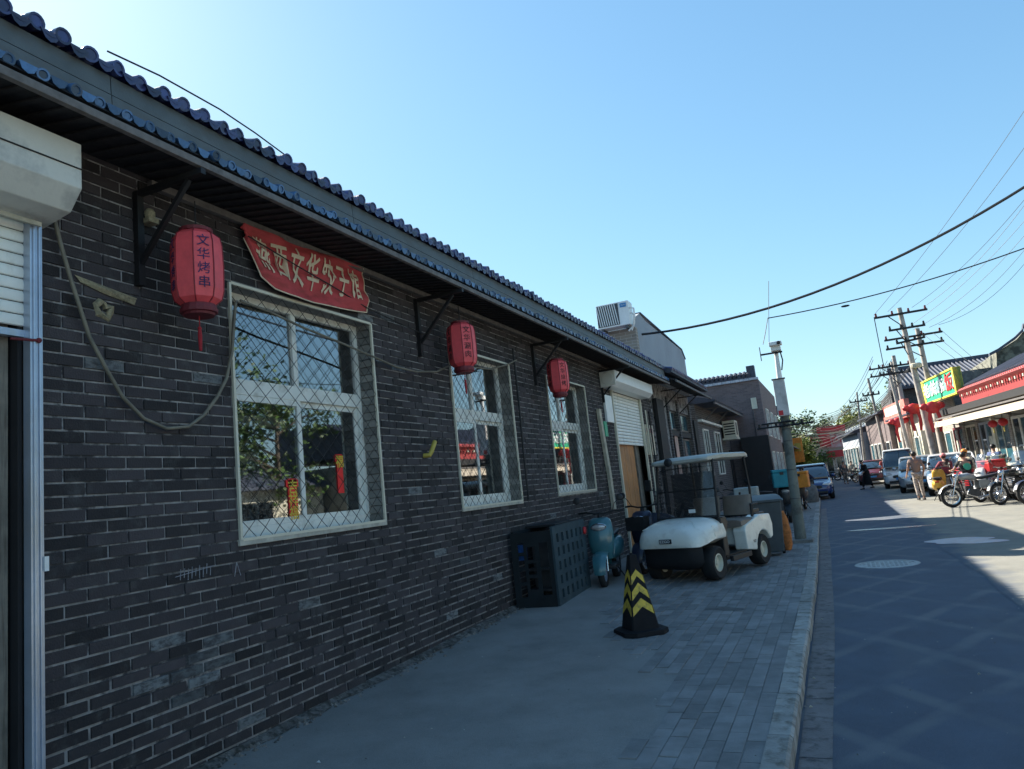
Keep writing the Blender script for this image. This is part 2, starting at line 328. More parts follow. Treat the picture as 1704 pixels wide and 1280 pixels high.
# lighter concrete gutter strip beside the kerb
m = MB()
for k in range(26):
    y0 = -1 + k * 1.15; a = edge_x(y0) + .02; b = edge_x(y0 + 1.14) + .02
    m.add([(a, y0, -.096), (a + .19 + .01 * math.sin(k), y0, -.096), (b + .19 + .01 * math.sin(k + 1), y0 + 1.14, -.096), (b, y0 + 1.14, -.096)], [(0, 1, 2, 3)])
struct(m, 'gutter_strip', overlay(mat('gutter_concrete', (.17, .15, .145), .9, var=.25, vs=3, bump=.5), (.055, .05, .05), 9, .5, .7))
# sidewalk sheet that rises towards the wall
m = MB(); NX = 14
for y in ys:
    for j in range(NX + 1):
        x = edge_x(y) - .14 - (5.2 - .14) * j / NX * (1 if j else 0); m.v.append((x, y, gz(x, y) if j else 0))
for i in range(len(ys) - 1):
    for j in range(NX): a = i * (NX + 1) + j; m.f.append((a, a + 1, a + 2 + NX, a + NX + 1)); m.mi.append(0)
side = struct(m, 'sidewalk', pave_m, smooth=60)
# rubble and broken mortar along the foot of the wall
m = MB()
for i in range(900):
    y = random.uniform(2.6, 13.5); x = -4.1 + abs(random.gauss(0, .07)) + .01; r = random.uniform(.006, .03) * (1.4 if random.random() < .08 else 1)
    z = gz(x, y); c, s_ = math.cos(i), math.sin(i)
    m.add([(x + r * c, y + r * s_, z - .004), (x - r * s_, y + r * c, z - .004), (x - r * c * 1.2, y - r * s_, z - .004), (x + r * s_, y - r * c, z - .004), (x, y, z + r * .7)], [(0, 1, 4), (1, 2, 4), (2, 3, 4), (3, 0, 4)])
o = m.build('rubble', mat('grey_brown_rubble', (.15, .135, .12), .95, rnd=.5)); top(o, 'crumbled mortar and dirt along the foot of the dark brick wall', 'rubble'); o['kind'] = 'stuff'
m = MB(); 
for i in range(60):
    y = 2.4 + i * .2; w = .06 + .05 * math.sin(i * 1.7) * math.sin(i * .6) + .04 * random.random(); x1 = -4.1 + w
    w2 = .06 + .05 * math.sin((i + 1) * 1.7) * math.sin((i + 1) * .6) + .03; 
    m.add([(-4.1, y, gz(-4.1, y) + .035), (x1, y, gz(x1, y) + .003), (-4.1 + w2, y + .2, gz(-4.1, y + .2) + .003), (-4.1, y + .2, gz(-4.1, y + .2) + .035)], [(0, 1, 2, 3)])
struct(m, 'mortar_fillet', overlay(mat('crumbly_cement', (.13, .12, .11), .95, var=.5, vs=14, bump=.8, bs=50), (.04, .036, .03), 16, .45, .6))
# kerb stones
kg = mat('kerb_stone_grey', (.30, .285, .26), .88, rnd=.2, bump=.5, vs=5); overlay(kg, (.09, .075, .05), 9, .5, .7, amount=.8)
kb = root('kerb', (-.54, 4, 0), 'row of worn granite kerb stones between the paved sidewalk and the road', 'kerb')
y = 2.2; i = 0
while y < 60:
    L = random.choice([.55, .6, .62, .85, .95]) if y < 12 else 1.0
    x0 = edge_x(y) - .14; x1 = edge_x(y + L) - .14; g = .006
    m = MB(); h = .004 + random.uniform(0, .008); wob = random.uniform(-.008, .008)
    sec = lambda x, yy: [(x + wob, yy, -.14), (x + wob, yy, h), (x + .125 + wob, yy, h - .002), (x + .142 + wob, yy, h - .018), (x + .145 + wob, yy, -.14)]
    m.loft([sec(x0, y + g), sec(x1, y + L - g)])
    m.build('kerb_stone', kg, kb, world=True); y += L; i += 1
# pavers: the near ones as separate pieces, the rest joined
pav_m = overlay(mat('grey_paver', (.205, .20, .195), .85, rnd=.22, vs=4, bump=.5, bs=120), (.27, .26, .25), 5, .55, .75, amount=.5)
PV = []
for c in range(22):
    xc = -.612 - .1165 * c
    for r in range(90):
        yc = 3.2 + r * .33 + (.165 if c % 2 else 0) + .03 * math.sin(c * 5)
        if yc > 24: continue
        lim = -(1.15 + .34 * (yc - 4.2)) + .22 * math.sin(yc * 1.3) + .10 * math.sin(yc * 5.3 + c)
        if xc - .11 < max(lim, -3.0 + .2 * math.sin(yc * 2)): continue
        PV.append((xc - .058 - max(0, yc - 11) * .0125, yc))
def vis(p):
    q = seen(p); return 0 if (q is None or not (-20 < q[0] < 1724 and -20 < q[1] < 1300)) else 1 / q[2] ** 2
PV.sort(key=lambda p: -vis((p[0], p[1], 0)))
pm = MB(); pm.loft([[(-.0555, y_, -.02), (-.0555, y_, .001), (-.053, y_, .0035), (.053, y_, .0035), (.0555, y_, .001), (.0555, y_, -.02)] for y_ in (-.161, .161)]); pmesh = pm.mesh('paver', pav_m)
vs_, fs_ = [tuple(v.co) for v in pmesh.vertices], [tuple(p.vertices) for p in pmesh.polygons]
rest = MB()
for i, (x, y) in enumerate(PV):
    z = gz(x, y) + random.uniform(.001, .005)
    if i < 295 and vis((x, y, 0)):
        o = bpy.data.objects.new('paver', pmesh); COL.objects.link(o); o.parent = side; o.location = (x, y, z); o.rotation_euler = (random.gauss(0, .008), random.gauss(0, .01), random.gauss(0, .006))
    else: rest.add([(x + v[0], y + v[1], z + v[2]) for v in vs_], fs_)
rest.build('paver', pav_m, side, kind='stuff')
# manhole, wet patch, small litter
r = root('manhole_cover', (.52, 13.0, -.1), 'pale round manhole cover set in the blue-grey shaded road', 'manhole cover')
mm = mat('worn_pale_iron', (.30, .31, .31), .55, .2, var=.3, vs=14, bump=.4)
MB().lathe([(.0, .006), (.37, .006), (.385, .002)], n=36).build('cover_plate', mm, r)
MB().lathe([(.40, .0), (.40, .008), (.46, .008), (.47, .001)], n=36).build('rim', mm, r)
m = MB()
for i in range(-5, 6):
    for j in range(-5, 6):
        if i * i + j * j < 26: m.box(i * .065 - .02, i * .065 + .02, j * .065 - .02, j * .065 + .02, .006, .011)
m.build('grip_pattern', mm, r, kind='stuff')
def blotch(cx, cy, rx, ry, z, n=60, amp=.16, seed=1, cut=None):
    rr = random.Random(seed); ph = [rr.uniform(0, 6.28) for _ in range(6)]; P = []
    for i in range(n):
        a = 2 * math.pi * i / n; k = 1 + amp * sum(math.sin((j + 2) * a + ph[j]) / (j + 1.3) for j in range(6)); x, y = cx + rx * k * math.cos(a), cy + ry * k * math.sin(a)
        P.append((x, y, z))
    return MB().add(P + [(cx, cy, z)], [(i, (i + 1) % n, n) for i in range(n)])
wet = mat('wet_asphalt', (.052, .064, .085), .22, var=.3, vs=5, bump=.15, spec=.6)
o = blotch(1.95, 15.6, .62, .5, -.0905, seed=5, amp=.25).build('puddle', mat('puddle_sky_reflection', (.24, .29, .36), .35, var=.25, vs=7, bump=.1)); top(o, 'large wet puddle on the shaded road, near the sunlit right side', 'puddle'); o['kind'] = 'structure'  # pale blue-grey colour stands in for sky reflected in the puddle
o = blotch(1.0, 19.2, .8, .22, -.0945, seed=8).build('puddle', wet); top(o, 'thin wet streak on the road beyond the large puddle', 'puddle'); o['kind'] = 'structure'
o = blotch(-1.15, 14.4, .55, .35, .004, seed=9, amp=.3).build('spill_stain', mat('pale_spill', (.34, .35, .30), .8, var=.4, vs=15)); top(o, 'pale dried spill on the pavers in front of the leaning concrete pole', 'stain')
pm_ = mat('cement_patch', (.13, .14, .15), .9, var=.2, vs=5)
def leaf(x, y, s, m_, lab, z=None):
    z = gz(x, y) if z is None else z
    q = MB(); q.add([(x - s, y, z + .004), (x - s * .2, y - s * .5, z + .012), (x + s, y, z + .006), (x - s * .1, y + s * .5, z + .018)], [(0, 1, 2), (0, 2, 3)])
    top(q.build('fallen_leaf', m_), lab, 'leaf')
p = at(410, 1243, 2, .03); leaf(p.x, p.y, .035, mat('fresh_green_leaf', (.06, .28, .03), .5), 'fresh green leaf lying at the foot of the dark brick wall')
p = at(530, 1273, 2, .01); leaf(p.x, p.y, .02, M_['white'], 'small white paper scrap on the grey sidewalk near the wall')
for i, (px, py) in enumerate([(1355, 1132), (1368, 1033), (1350, 1180), (1630, 1125)]):
    p = at(px, py, 2, -.1); leaf(p.x, p.y, .014, M_['plank'], ['tiny pale scrap on the gutter strip', 'dry brown leaf further up the gutter strip by the kerb', 'small dry leaf at the near end of the gutter strip', 'tiny pale scrap out on the open road'][i], z=-.093)
# ------------------------------------------------------------------ the near brick building
WX = -4.1; ZC = .0775; BL = .277; OPEN = [(4.17, 6.07, 1.475, 3.465), (7.72, 9.52, 1.5, 3.465), (11.03, 13.05, 1.53, 3.47), (14.87, 17.43, -1, 3.56)]
bld = root('brick_shop_building', (WX, 8, 0), 'long single-storey dark brick building with three barred windows, blue tiled eave and two shutters', 'building')
def wall_sheet(y0, y1, z0, z1, x, opens):
    ysx = sorted({y0, y1} | {v for o in opens for v in o[:2] if y0 < v < y1}); zs = sorted({z0, z1} | {v for o in opens for v in o[2:] if z0 < v < z1}); m = MB()
    for a, b in zip(ysx, ysx[1:]):
        for c, d in zip(zs, zs[1:]):
            if any(o[0] <= a and b <= o[1] and o[2] <= c and d <= o[3] for o in opens): continue
            m.add([(x, a, c), (x, b, c), (x, b, d), (x, a, d)], [(0, 1, 2, 3)])
    return m
wall = wall_sheet(2.66, 24.4, -.1, 4.4, WX - .009, OPEN + [(20.6, 24.4, -1, 3.55)]).build('wall', M_['mortar'], bld, world=True)
bx = MB(); e = .0025
def brickmesh(L, h):
    q = MB(); x = .012
    q.v = [(-x, -L / 2, -h / 2), (-x, L / 2, -h / 2), (-x, L / 2, h / 2), (-x, -L / 2, h / 2), (0, -L / 2 + e, -h / 2 + e), (0, L / 2 - e, -h / 2 + e), (0, L / 2 - e, h / 2 - e), (0, -L / 2 + e, h / 2 - e)]
    q.f = [(4, 5, 6, 7), (0, 1, 5, 4), (1, 2, 6, 5), (2, 3, 7, 6), (3, 0, 4, 7)]; q.mi = [0] * 5; return q
BR = []
for r in range(-1, 57):
    z = (r + .5) * ZC; y = 2.685 - (BL / 2 if r % 2 else 0)
    rg = .0055 if z > .75 else .0095
    while y < 18.6:
        a = max(y + rg, 2.675) + random.gauss(0, .001); b = y + BL - rg + random.gauss(0, .001); y += BL
        if a > b - .03: continue
        segs = [(a, b)]
        for (o0, o1, z0, z1) in OPEN:
            if z0 - .02 < z < z1 + .02:
                nn = []
                for (p, q) in segs:
                    if q <= o0 or p >= o1: nn.append((p, q)); continue
                    if p < o0 - .02: nn.append((p, o0))
                    if q > o1 + .02: nn.append((o1, q))
                segs = nn
        for (p, q) in segs: BR.append(((p + q) / 2, z, q - p))
BR.sort(key=lambda b: -vis((WX, b[0], b[1])) if b[2] > .24 else 0)
hb = ZC - .0105; std = brickmesh(BL - .009, hb).mesh('brick', M_['brick']); stdw = brickmesh(BL - .009, hb).mesh('brick', M_['brick_worn']); rw = random.Random(5); worn = MB(); restb = MB(); cnt = 0
for (yc, z, L) in BR:
    dx = random.gauss(0, .0013) + (.002 if z < .8 else 0); h = hb - (.005 if z < .75 else 0) + random.gauss(0, .0012)
    pw = max(0, 1 - ((yc - 3.62) / .55) ** 2 - ((z - .62) / .42) ** 2); wn_ = rw.random() < pw * .75 or rw.random() < .012
    if cnt < 297 and L > .24 and z > .1:
        o = bpy.data.objects.new('brick', stdw if wn_ else std); COL.objects.link(o); o.parent = wall; o.location = (dx, yc - 8, z); o.scale = (1, L / (BL - .009), h / hb); o.rotation_euler = (random.gauss(0, .002), 0, random.gauss(0, .002)); cnt += 1
    else:
        q = brickmesh(L, h); (worn if wn_ else restb).add([(v[0] + WX + dx, v[1] + yc, v[2] + z) for v in q.v], q.f)
restb.build('brick', M_['brick'], wall, world=True, kind='stuff'); worn.build('brick', M_['brick_worn'], wall, world=True, kind='stuff')
for (z, yy) in ((1.66, 3.1),):
    pass
# rooms behind the windows and shutters
m = MB(); m.add([(-9, 1, -.05), (-9, 24, -.05), (-9, 24, 4.2), (-9, 1, 4.2), (-4.4, 1, -.05), (-4.4, 24, -.05), (-4.4, 24, 4.2), (-4.4, 1, 4.2)], [(0, 1, 2, 3), (0, 1, 5, 4), (3, 2, 6, 7), (0, 3, 7, 4), (1, 2, 6, 5)])
for yy in (6.9, 10.2, 14.0, 18.2): m.box(-8.98, -4.42, yy - .06, yy + .06, -.04, 4.19)
m.build('inner_room', M_['room'], bld, world=True)
# eave: soffit, fascias, upstand, tiles
def ev(m, y0, y1, poly): return m.prism([(p[0], p[1]) for p in poly], 1, y0, y1)
Y0, Y1 = -2.0, 18.45
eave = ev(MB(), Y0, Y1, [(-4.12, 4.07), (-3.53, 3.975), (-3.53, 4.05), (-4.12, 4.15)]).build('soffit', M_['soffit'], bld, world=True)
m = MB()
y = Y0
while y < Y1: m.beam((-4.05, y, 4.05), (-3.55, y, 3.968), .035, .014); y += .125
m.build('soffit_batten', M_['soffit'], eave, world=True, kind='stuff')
ev(MB(), Y0, Y1, [(-3.53, 3.945), (-3.49, 3.945), (-3.49, 3.995), (-3.53, 3.995)]).build('fascia_board', M_['fascia'], bld, world=True, bevel=.004)
ev(MB(), 3.45, 14.2, [(-4.095, 3.985), (-4.045, 3.985), (-4.045, 4.04), (-4.095, 4.04)]).build('wall_plate', M_['fascia'], bld, world=True, bevel=.004)
ev(MB(), Y0, Y1, [(-3.55, 4.02), (-3.50, 4.02), (-3.56, 4.10), (-3.6, 4.10)]).build('gap_shade_strip', M_['dark'], bld, world=True)  # near-black strip paints the shade of the gap at the tile ends
up_m = overlay(mat('upstand_sheet', (.085, .105, .115), .6, var=.15, vs=6), (.08, .085, .085), 3, .5, .7, stretch=(1, 1, 3))
uy = [Y0]
while uy[-1] < Y1: uy.append(min(Y1, uy[-1] + 2.4))
for a, b in zip(uy, uy[1:]):
    ev(MB(), a + .003, b - .003, [(-3.64, 4.08), (-3.59, 4.08), (-3.595, 4.205), (-3.64, 4.205)]).build('upstand_panel', up_m, bld, world=True)
    ev(MB(), a + .003, b - .003, [(-3.64, 4.212), (-3.598, 4.212), (-3.605, 4.335), (-3.64, 4.335)]).build('upstand_panel', up_m, bld, world=True)
roof = MB().add([(-3.6, Y0, 4.335), (-3.6, Y1, 4.335), (-6.6, Y1, 5.0), (-6.6, Y0, 5.0), (-9.3, Y1, 4.3), (-9.3, Y0, 4.3)], [(0, 1, 2, 3), (3, 2, 4, 5)]).build('roof', M_['tile_grey'], bld, world=True)
P = .165
tm = MB(); tm.tube([(.02, 0, 0), (-1.2, 0, .26)], .046, 10, 0); tm.lathe([(.0, .004), (.032, .004), (.035, .010), (.048, .010), (.049, -.03)], o=(.02, 0, 0), ax=(1, 0, -.12), n=14); tmesh = tm.mesh('ridge_tile', M_['tile'], 40)
pan = MB(); pan.loft([[(x, -.06 + .12 * j / 6, zz - .028 * math.sin(math.pi * j / 6)) for j in range(7)] for x, zz in ((.035, 0), (-.6, .13))], close=False, cap=False); pan.add([(.036, -.06, 0), (.036, .06, 0), (.03, .03, -.045), (.03, 0, -.06), (.03, -.03, -.045)], [(0, 1, 2, 3, 4)]); pmesh2 = pan.mesh('pan_tile', M_['tile_rim'], 50)
lt = MB(); lt.lathe([(.0, .0), (.020, .0), (.023, .008), (.034, .008), (.037, .0), (.037, -.06)], o=(0, 0, 0), ax=(1, 0, -.2), n=14); ltm = lt.mesh('eave_tile', M_['tile_rim'], 40)
lt2 = MB(); lt2.loft([[(x, -.05 + .10 * j / 6, zz - .03 * math.sin(math.pi * j / 6)) for j in range(7)] for x, zz in ((.005, 0), (-.1, .02))], close=False, cap=False); lt2.add([(.008, -.05, 0.006), (.008, .05, .006), (.004, .032, -.035), (.004, 0, -.05), (.004, -.032, -.035)], [(0, 1, 2, 3, 4)]); ltm2 = lt2.mesh('drip_tile', M_['tile_rim'], 50)
y = 1.5; i = 0
while y < Y1:
    for me, nm, loc in ((tmesh, 'ridge_tile', (-3.585, y, 4.385)), (ltm, 'eave_tile', (-3.505, y, 4.062))):
        o = bpy.data.objects.new(nm, me); COL.objects.link(o); o.parent = roof; o.location = (loc[0] - WX + random.gauss(0, .007), loc[1] - 8 + random.gauss(0, .007), loc[2] + random.gauss(0, .006)); o.rotation_euler = (random.gauss(0, .06), random.gauss(0, .06), random.gauss(0, .09))
    y += P; i += 1
rp = MB(); rl = MB(); y = 1.5
while y < Y1:
    for src, dst, ox, oz in ((pmesh2, rp, -3.59, 4.375), (ltm2, rl, -3.50, 4.068)):
        dst.add([(v.co.x + ox, v.co.y + y + P / 2, v.co.z + oz) for v in src.vertices], [tuple(p.vertices) for p in src.polygons])
    y += P
rp.build('pan_tile', M_['tile'], roof, world=True, kind='stuff'); rl.build('drip_tile', M_['tile_rim'], roof, world=True, kind='stuff')
# brackets under the eave
for yb in (3.36, 7.02, 10.54, 14.25):
    m = MB(); m.box(WX - .01, WX + .045, yb - .025, yb + .025, 3.25, 3.92).box(WX + .0, -3.47, yb - .02, yb + .02, 3.885, 3.925).beam((WX + .03, yb, 3.40), (-3.60, yb, 3.88), .03, .03)
    m.build('eave_bracket', M_['black_iron'], bld, world=True)
# ------------------------------------------------------------------ windows
def window(y0, y1, z0, z1, near):
    fx = WX - .19; F = .055
    m = MB(); m.box(fx - .03, fx + .03, y0 - .02, y0 + F, z0, z1).box(fx - .03, fx + .03, y1 - F, y1 + .02, z0, z1).box(fx - .03, fx + .03, y0 + F, y1 - F, z0, z0 + F + .03).box(fx - .03, fx + .03, y0 + F, y1 - F, z1 - F, z1 + .02)
    zt = z0 + (z1 - z0) * .60; ym = (y0 + y1) / 2 - .02
    m.box(fx - .032, fx + .032, y0 + F, y1 - F, zt - .05, zt + .08).box(fx - .028, fx + .028, ym - .03, ym + .03, zt + .08, z1 - F)
    w = m.build('window', M_['white_paint'], bld, world=True, bevel=.004)
    za, zb = z0 + F + .03, zt - .05
    for k, (a, b, dx) in enumerate(((y0 + F, ym + .035, .014), (ym - .01, y1 - F, -.014))):
        q = MB(); s_ = .05; X0, X1 = fx + dx - .013, fx + dx + .013
        q.box(X0, X1, a, a + s_, za, zb).box(X0, X1, b - s_, b, za, zb).box(X0, X1, a + s_, b - s_, za, za + s_).box(X0, X1, a + s_, b - s_, zb - s_, zb)
        q.build('sash', M_['white_paint'], w, world=True, bevel=.003)
        MB().box(fx + dx - .002, fx + dx + .002, a + s_ - .005, b - s_ + .005, za + s_ - .005, zb - s_ + .005).build('pane', M_['glass'], w, world=True)
    for a, b in ((y0 + F, ym - .03), (ym + .03, y1 - F)):
        MB().box(fx - .002, fx + .002, a - .005, b + .005, zt + .075, z1 - F + .005).build('pane', M_['glass'], w, world=True)
    # reveals: brick cheeks, sill, head
    rv = M_['concrete']
    m = MB(); zc = z0
    while zc < z1 - .01:
        m.box(fx + .03, WX - .006, y1 - .01, y1 + .012, zc + .003, min(zc + .072, z1)); m.box(fx + .03, WX - .006, y0 - .012, y0 + .01, zc + .003, min(zc + .072, z1)); zc += ZC
    m.build('reveal_brick', mat('reveal_grey', (.20, .195, .18), .9, rnd=.25), w, world=True, kind='stuff')
    MB().box(fx - .1, WX - .001, y0 - .02, y0 - .0125, z0, z1).box(fx - .1, WX - .001, y1 + .0125, y1 + .02, z0, z1).box(fx - .1, WX - .001, y0 - .02, y1 + .02, z1 + .001, z1 + .03).build('reveal', rv, w, world=True)
    MB().box(fx + .031, WX + .02, y0 - .02, y1 + .02, z0 - .045, z0 + .0).build('sill', mat('worn_sill', (.42, .40, .34), .7, var=.3, vs=10), w, world=True, bevel=.005)
    # security net in an angle-iron frame at the wall face
    gx = WX + .012; m = MB(); t = .011
    m.box(gx - t, gx + t, y0 - t, y0 + t, z0, z1).box(gx - t, gx + t, y1 - t, y1 + t, z0, z1).box(gx - t, gx + t, y0 + t, y1 - t, z0 - t, z0 + t).box(gx - t, gx + t, y0 + t, y1 - t, z1 - t, z1 + t)
    m.build('grille_frame', M_['cream'], w, world=True)
    m = MB(); D = .21; wd = .0026; k = int((z1 - z0 + y1 - y0) / D) + 3
    sl = .92
    for sgn in (1, -1):
        c = -3.0
        for i in range(-30, 60):
            y_ = y0 + i * D * .82; pts = []
            ya, zaa = y_, z0; yb, zbb = y_ + sgn * (z1 - z0) / sl, z1
            lo, hi = y0, y1
            def clip(p, q):
                t0, t1 = 0., 1.; d = q[0] - p[0]
                if abs(d) < 1e-9: return None
                ta, tb = (lo - p[0]) / d, (hi - p[0]) / d
                if ta > tb: ta, tb = tb, ta
                t0, t1 = max(t0, ta), min(t1, tb)
                return None if t1 - t0 < .01 else ((p[0] + d * t0, p[1] + (q[1] - p[1]) * t0), (p[0] + d * t1, p[1] + (q[1] - p[1]) * t1))
            r_ = clip((ya, zaa), (yb, zbb))
            if r_:
                n_ = max(2, int((Vector(r_[0]) - Vector(r_[1])).length / .12))
                pts = []
                for q in range(n_ + 1):
                    f = q / n_; yy = r_[0][0] + (r_[1][0] - r_[0][0]) * f; zz = r_[0][1] + (r_[1][1] - r_[0][1]) * f
                    pts.append((gx - .006 + sgn * .003 + .012 * math.sin(zz * 3.1 + yy), yy + .006 * math.sin(zz * 9 + i), zz + .005 * math.sin(yy * 11 + i)))
                m.tube(pts, wd, 4, cap=False)
    m.build('security_net', mat('rusty_wire', (.022, .02, .018), .6, .4), w, world=True, kind='stuff')
    return w
W1 = window(*OPEN[0], True); W2 = window(*OPEN[1], False); W3 = window(*OPEN[2], False)
# near shutter door at the left edge of the picture
d1 = root('roller_shutter_door', (WX, 1.6, 0), 'half-open white roller shutter door at the left end of the brick wall', 'door')
sb = overlay(mat('shutter_box_sheet', (.62, .61, .55), .45, var=.08, vs=3), (.36, .36, .34), 3, .5, .7)
MB().prism([(-4.1, 3.46), (-3.85, 3.50), (-3.75, 3.62), (-3.75, 3.90), (-4.1, 3.90)], 1, -.5, 2.715).build('shutter_box', sb, d1, world=True, bevel=.006)
MB().box(-3.748, -3.742, -.5, 2.713, 3.735, 3.742).build('box_seam', M_['dark'], d1, world=True)
MB().box(-4.11, -4.045, 2.60, 2.672, -.02, 3.46).box(-4.045, -4.036, 2.614, 2.628, -.02, 3.46).box(-4.045, -4.036, 2.645, 2.656, -.02, 3.46).build('guide_rail', M_['alu'], d1, world=True, bevel=.003)
MB().box(-4.02, -4.00, 2.4, 2.64, 3.43, 3.455).build('rail_cap', M_['plank'], d1, world=True)
MB().tube([(-4.06, 2.50, 2.745), (-4.03, 2.645, 2.75)], .008, 8).ball((-4.03, 2.64, 2.75), .016, 8).build('latch', M_['lantern_dark'], d1, world=True)
MB().box(-4.05, -4.03, 2.665, 2.688, 1.45, 1.53).build('bracket_clip', M_['white'], d1, world=True)
z = 3.45; k = 0
sl_m = MB().loft([[(.0, yy, -.034), (.010, yy, -.030), (.014, yy, -.01), (.012, yy, .015), (.004, yy, .031), (0, yy, .034), (-.006, yy, 0)] for yy in (-.1, 3.1)]).mesh('slat', M_['shutter'], 30)
while z > 2.82:
    o = bpy.data.objects.new('slat', sl_m); COL.objects.link(o); o.parent = d1; o.location = (-.015, -2.1, z); z -= .072; k += 1
MB().box(WX - .04, WX + .005, -.5, 2.60, 2.775, 2.815).build('bottom_bar', M_['alu'], d1, world=True)
MB().box(-4.3, -4.18, 2.515, 2.56, -.02, 3.5).box(-4.3, -4.18, 2.30, 2.35, -.02, 3.5).build('door_post', M_['greywood'], d1, world=True)
MB().box(-4.6, -4.12, 2.575, 2.60, -.02, 3.5).box(-4.34, -4.32, .5, 2.58, -.02, 3.5).build('interior_shade_panel', M_['dark'], d1, world=True)  # near-black panels stand in for the unlit interior and gap by the post
# far shutter door
d2 = root('roller_shutter_door', (WX, 16.1, 0), 'roller shutter door half down over an orange wooden door, beside the golf cart', 'door')
MB().prism([(-4.1, 3.56), (-3.86, 3.56), (-3.76, 3.66), (-3.76, 3.88), (-4.1, 3.88)], 1, 14.2, 17.5).build('shutter_box', M_['white'], d2, world=True, bevel=.008)
MB().box(-4.09, -3.775, 14.18, 14.20, 3.575, 3.865).lathe([(.0, .02), (.12, .02), (.13, .012)], o=(-3.93, 14.19, 3.72), ax=(0, -1, 0), n=24).build('end_cap', sb, d2, world=True, bevel=.004)
z = 3.53; sl2 = MB().loft([[(.0, yy, -.034), (.010, yy, -.030), (.014, yy, -.01), (.012, yy, .015), (.004, yy, .031), (-.006, yy, 0)] for yy in (-1.2, 1.28)]).mesh('slat', M_['shutter'], 30)
while z > 2.40:
    o = bpy.data.objects.new('slat', sl2); COL.objects.link(o); o.parent = d2; o.location = (-.03, .05, z); z -= .072
for a, b in ((14.87, 14.94), (17.36, 17.43)): MB().box(-4.11, -4.06, a, b, 0, 3.56).build('guide_rail', M_['cream'], d2, world=True)
for k in range(4): MB().box(-4.24, -4.2, 15.0 + k * .42, 15.0 + k * .42 + .41, .12, 2.5).build('door_plank', M_['wood'], d2, world=True, bevel=.006)
MB().box(-4.22, -4.17, 16.70, 16.80, .1, 2.5).box(-4.22, -4.17, 14.93, 14.99, .1, 2.5).box(-4.3, -4.26, 14.9, 17.4, .1, 3.5).build('door_frame', M_['greywood'], d2, world=True)
# small things fixed to the wall
def tubething(name, pts, r, m_, label, cat, n=8, grp=None): return top(MB().tube(pts, r, n).build(name, m_, smooth=60), label, cat, grp)
hz = [(2.75, 3.55), (2.80, 3.36), (2.85, 3.19), (2.97, 2.83), (3.08, 2.64), (3.19, 2.47), (3.34, 2.34), (3.52, 2.28), (3.70, 2.30), (3.84, 2.39), (3.97, 2.53), (4.07, 2.68), (4.14, 2.9), (4.17, 3.12), (4.20, 3.30)]
tubething('hanging_cable', [(-4.06, y_, z_) for y_, z_ in hz], .0125, M_['hose'], 'grey hose looping from the near shutter box down the brick wall', 'cable')
tubething('hanging_cable', [(-4.03 + .01 * math.sin(y_), y_, z_) for y_, z_ in [(4.23, 3.32), (4.6, 3.285), (4.94, 3.23), (5.4, 3.18), (5.96, 3.11), (6.4, 3.045), (6.8, 3.04), (7.25, 3.09), (7.63, 3.22), (8.1, 3.25), (8.7, 3.29), (9.3, 3.42), (9.72, 3.55)]], .011, M_['hose'], 'thin pale cable crossing the largest window towards the middle lantern', 'cable')
tubething('hanging_cable', [(-3.99, 4.3, 3.86), (-4.0, 4.9, 3.76), (-4.01, 5.4, 3.69), (-4.03, 5.95, 3.60), (-4.05, 7.2, 3.50)], .006, M_['cable'], 'thin black wire running across the red banner', 'cable')
tubething('wall_pipe', [(-4.05, 9.66, 3.72), (-4.05, 9.68, 3.0), (-4.07, 9.70, 2.2), (-4.05, 9.66, 1.5)], .016, M_['cable'], 'thin dark pipe running down the wall right of the middle window', 'pipe')
tubething('drain_elbow', [(-4.10, 6.93, 2.12), (-4.03, 6.94, 2.12), (-4.02, 6.97, 2.16), (-4.02, 7.06, 2.27)], .026, M_['yellow'], 'short yellow plastic elbow pipe sticking out of the brick wall', 'pipe', 12)
foam = mat('dirty_foam', (.27, .235, .15), .95, var=.4, vs=30, bump=1, bs=60)
m = MB(); m.lathe([(.028, -.02), (.032, .016), (.05, .022), (.062, .014), (.07, .0)], o=(-4.1, 3.10, 3.03), ax=(1, 0, 0), n=11); m.v = [(v[0], v[1] + .014 * math.sin(k * 2.3), v[2] + .018 * math.sin(k * 1.7)) for k, v in enumerate(m.v)]; m.f = [f for f in m.f if len(f) == 4]; m.mi = m.mi[:len(m.f)]
top(m.build('foam_filled_hole', foam, smooth=50), 'round pipe hole ringed with yellow filler in the brick wall', 'hole')
m = MB(); m.add([(-4.09, 2.9, 3.22), (-4.09, 3.12, 3.19), (-4.09, 3.34, 3.16), (-4.09, 3.32, 3.11), (-4.09, 3.1, 3.14), (-4.09, 2.94, 3.18), (-4.07, 3.1, 3.165)], [(0, 1, 6), (1, 2, 6), (2, 3, 6), (3, 4, 6), (4, 5, 6), (5, 0, 6)])
top(m.build('filler_smear', foam), 'flat smear of yellow filler on the bricks above the round hole', 'filler')
m = MB(); m.ball((-4.04, 3.42, 3.77), (.035, .04, .045), 10).box(-4.09, -4.0, 3.38, 3.46, 3.70, 3.735)
top(m.build('wall_lamp_stub', foam, smooth=50), 'small yellowed lamp fitting on the wall above the first lantern bracket', 'lamp')
m = MB(); m.loft([[(-4.09, y_ - .07, z_), (-4.03, y_ - .07, z_), (-4.03, y_ + .07, z_), (-4.09, y_ + .07, z_)] for y_, z_ in ((13.95, 1.1), (13.92, 1.8), (13.80, 2.5), (13.74, 2.9), (13.74, 3.08))])
top(m.build('leaning_plank', M_['plank']), 'long pale plank leaning on the brick wall before the far shutter', 'plank')
top(MB().box(-4.1, -4.05, 14.25, 14.75, 2.85, 3.42).build('notice_board', M_['white'], bevel=.005), 'blank white board on the wall left of the far shutter', 'notice board')
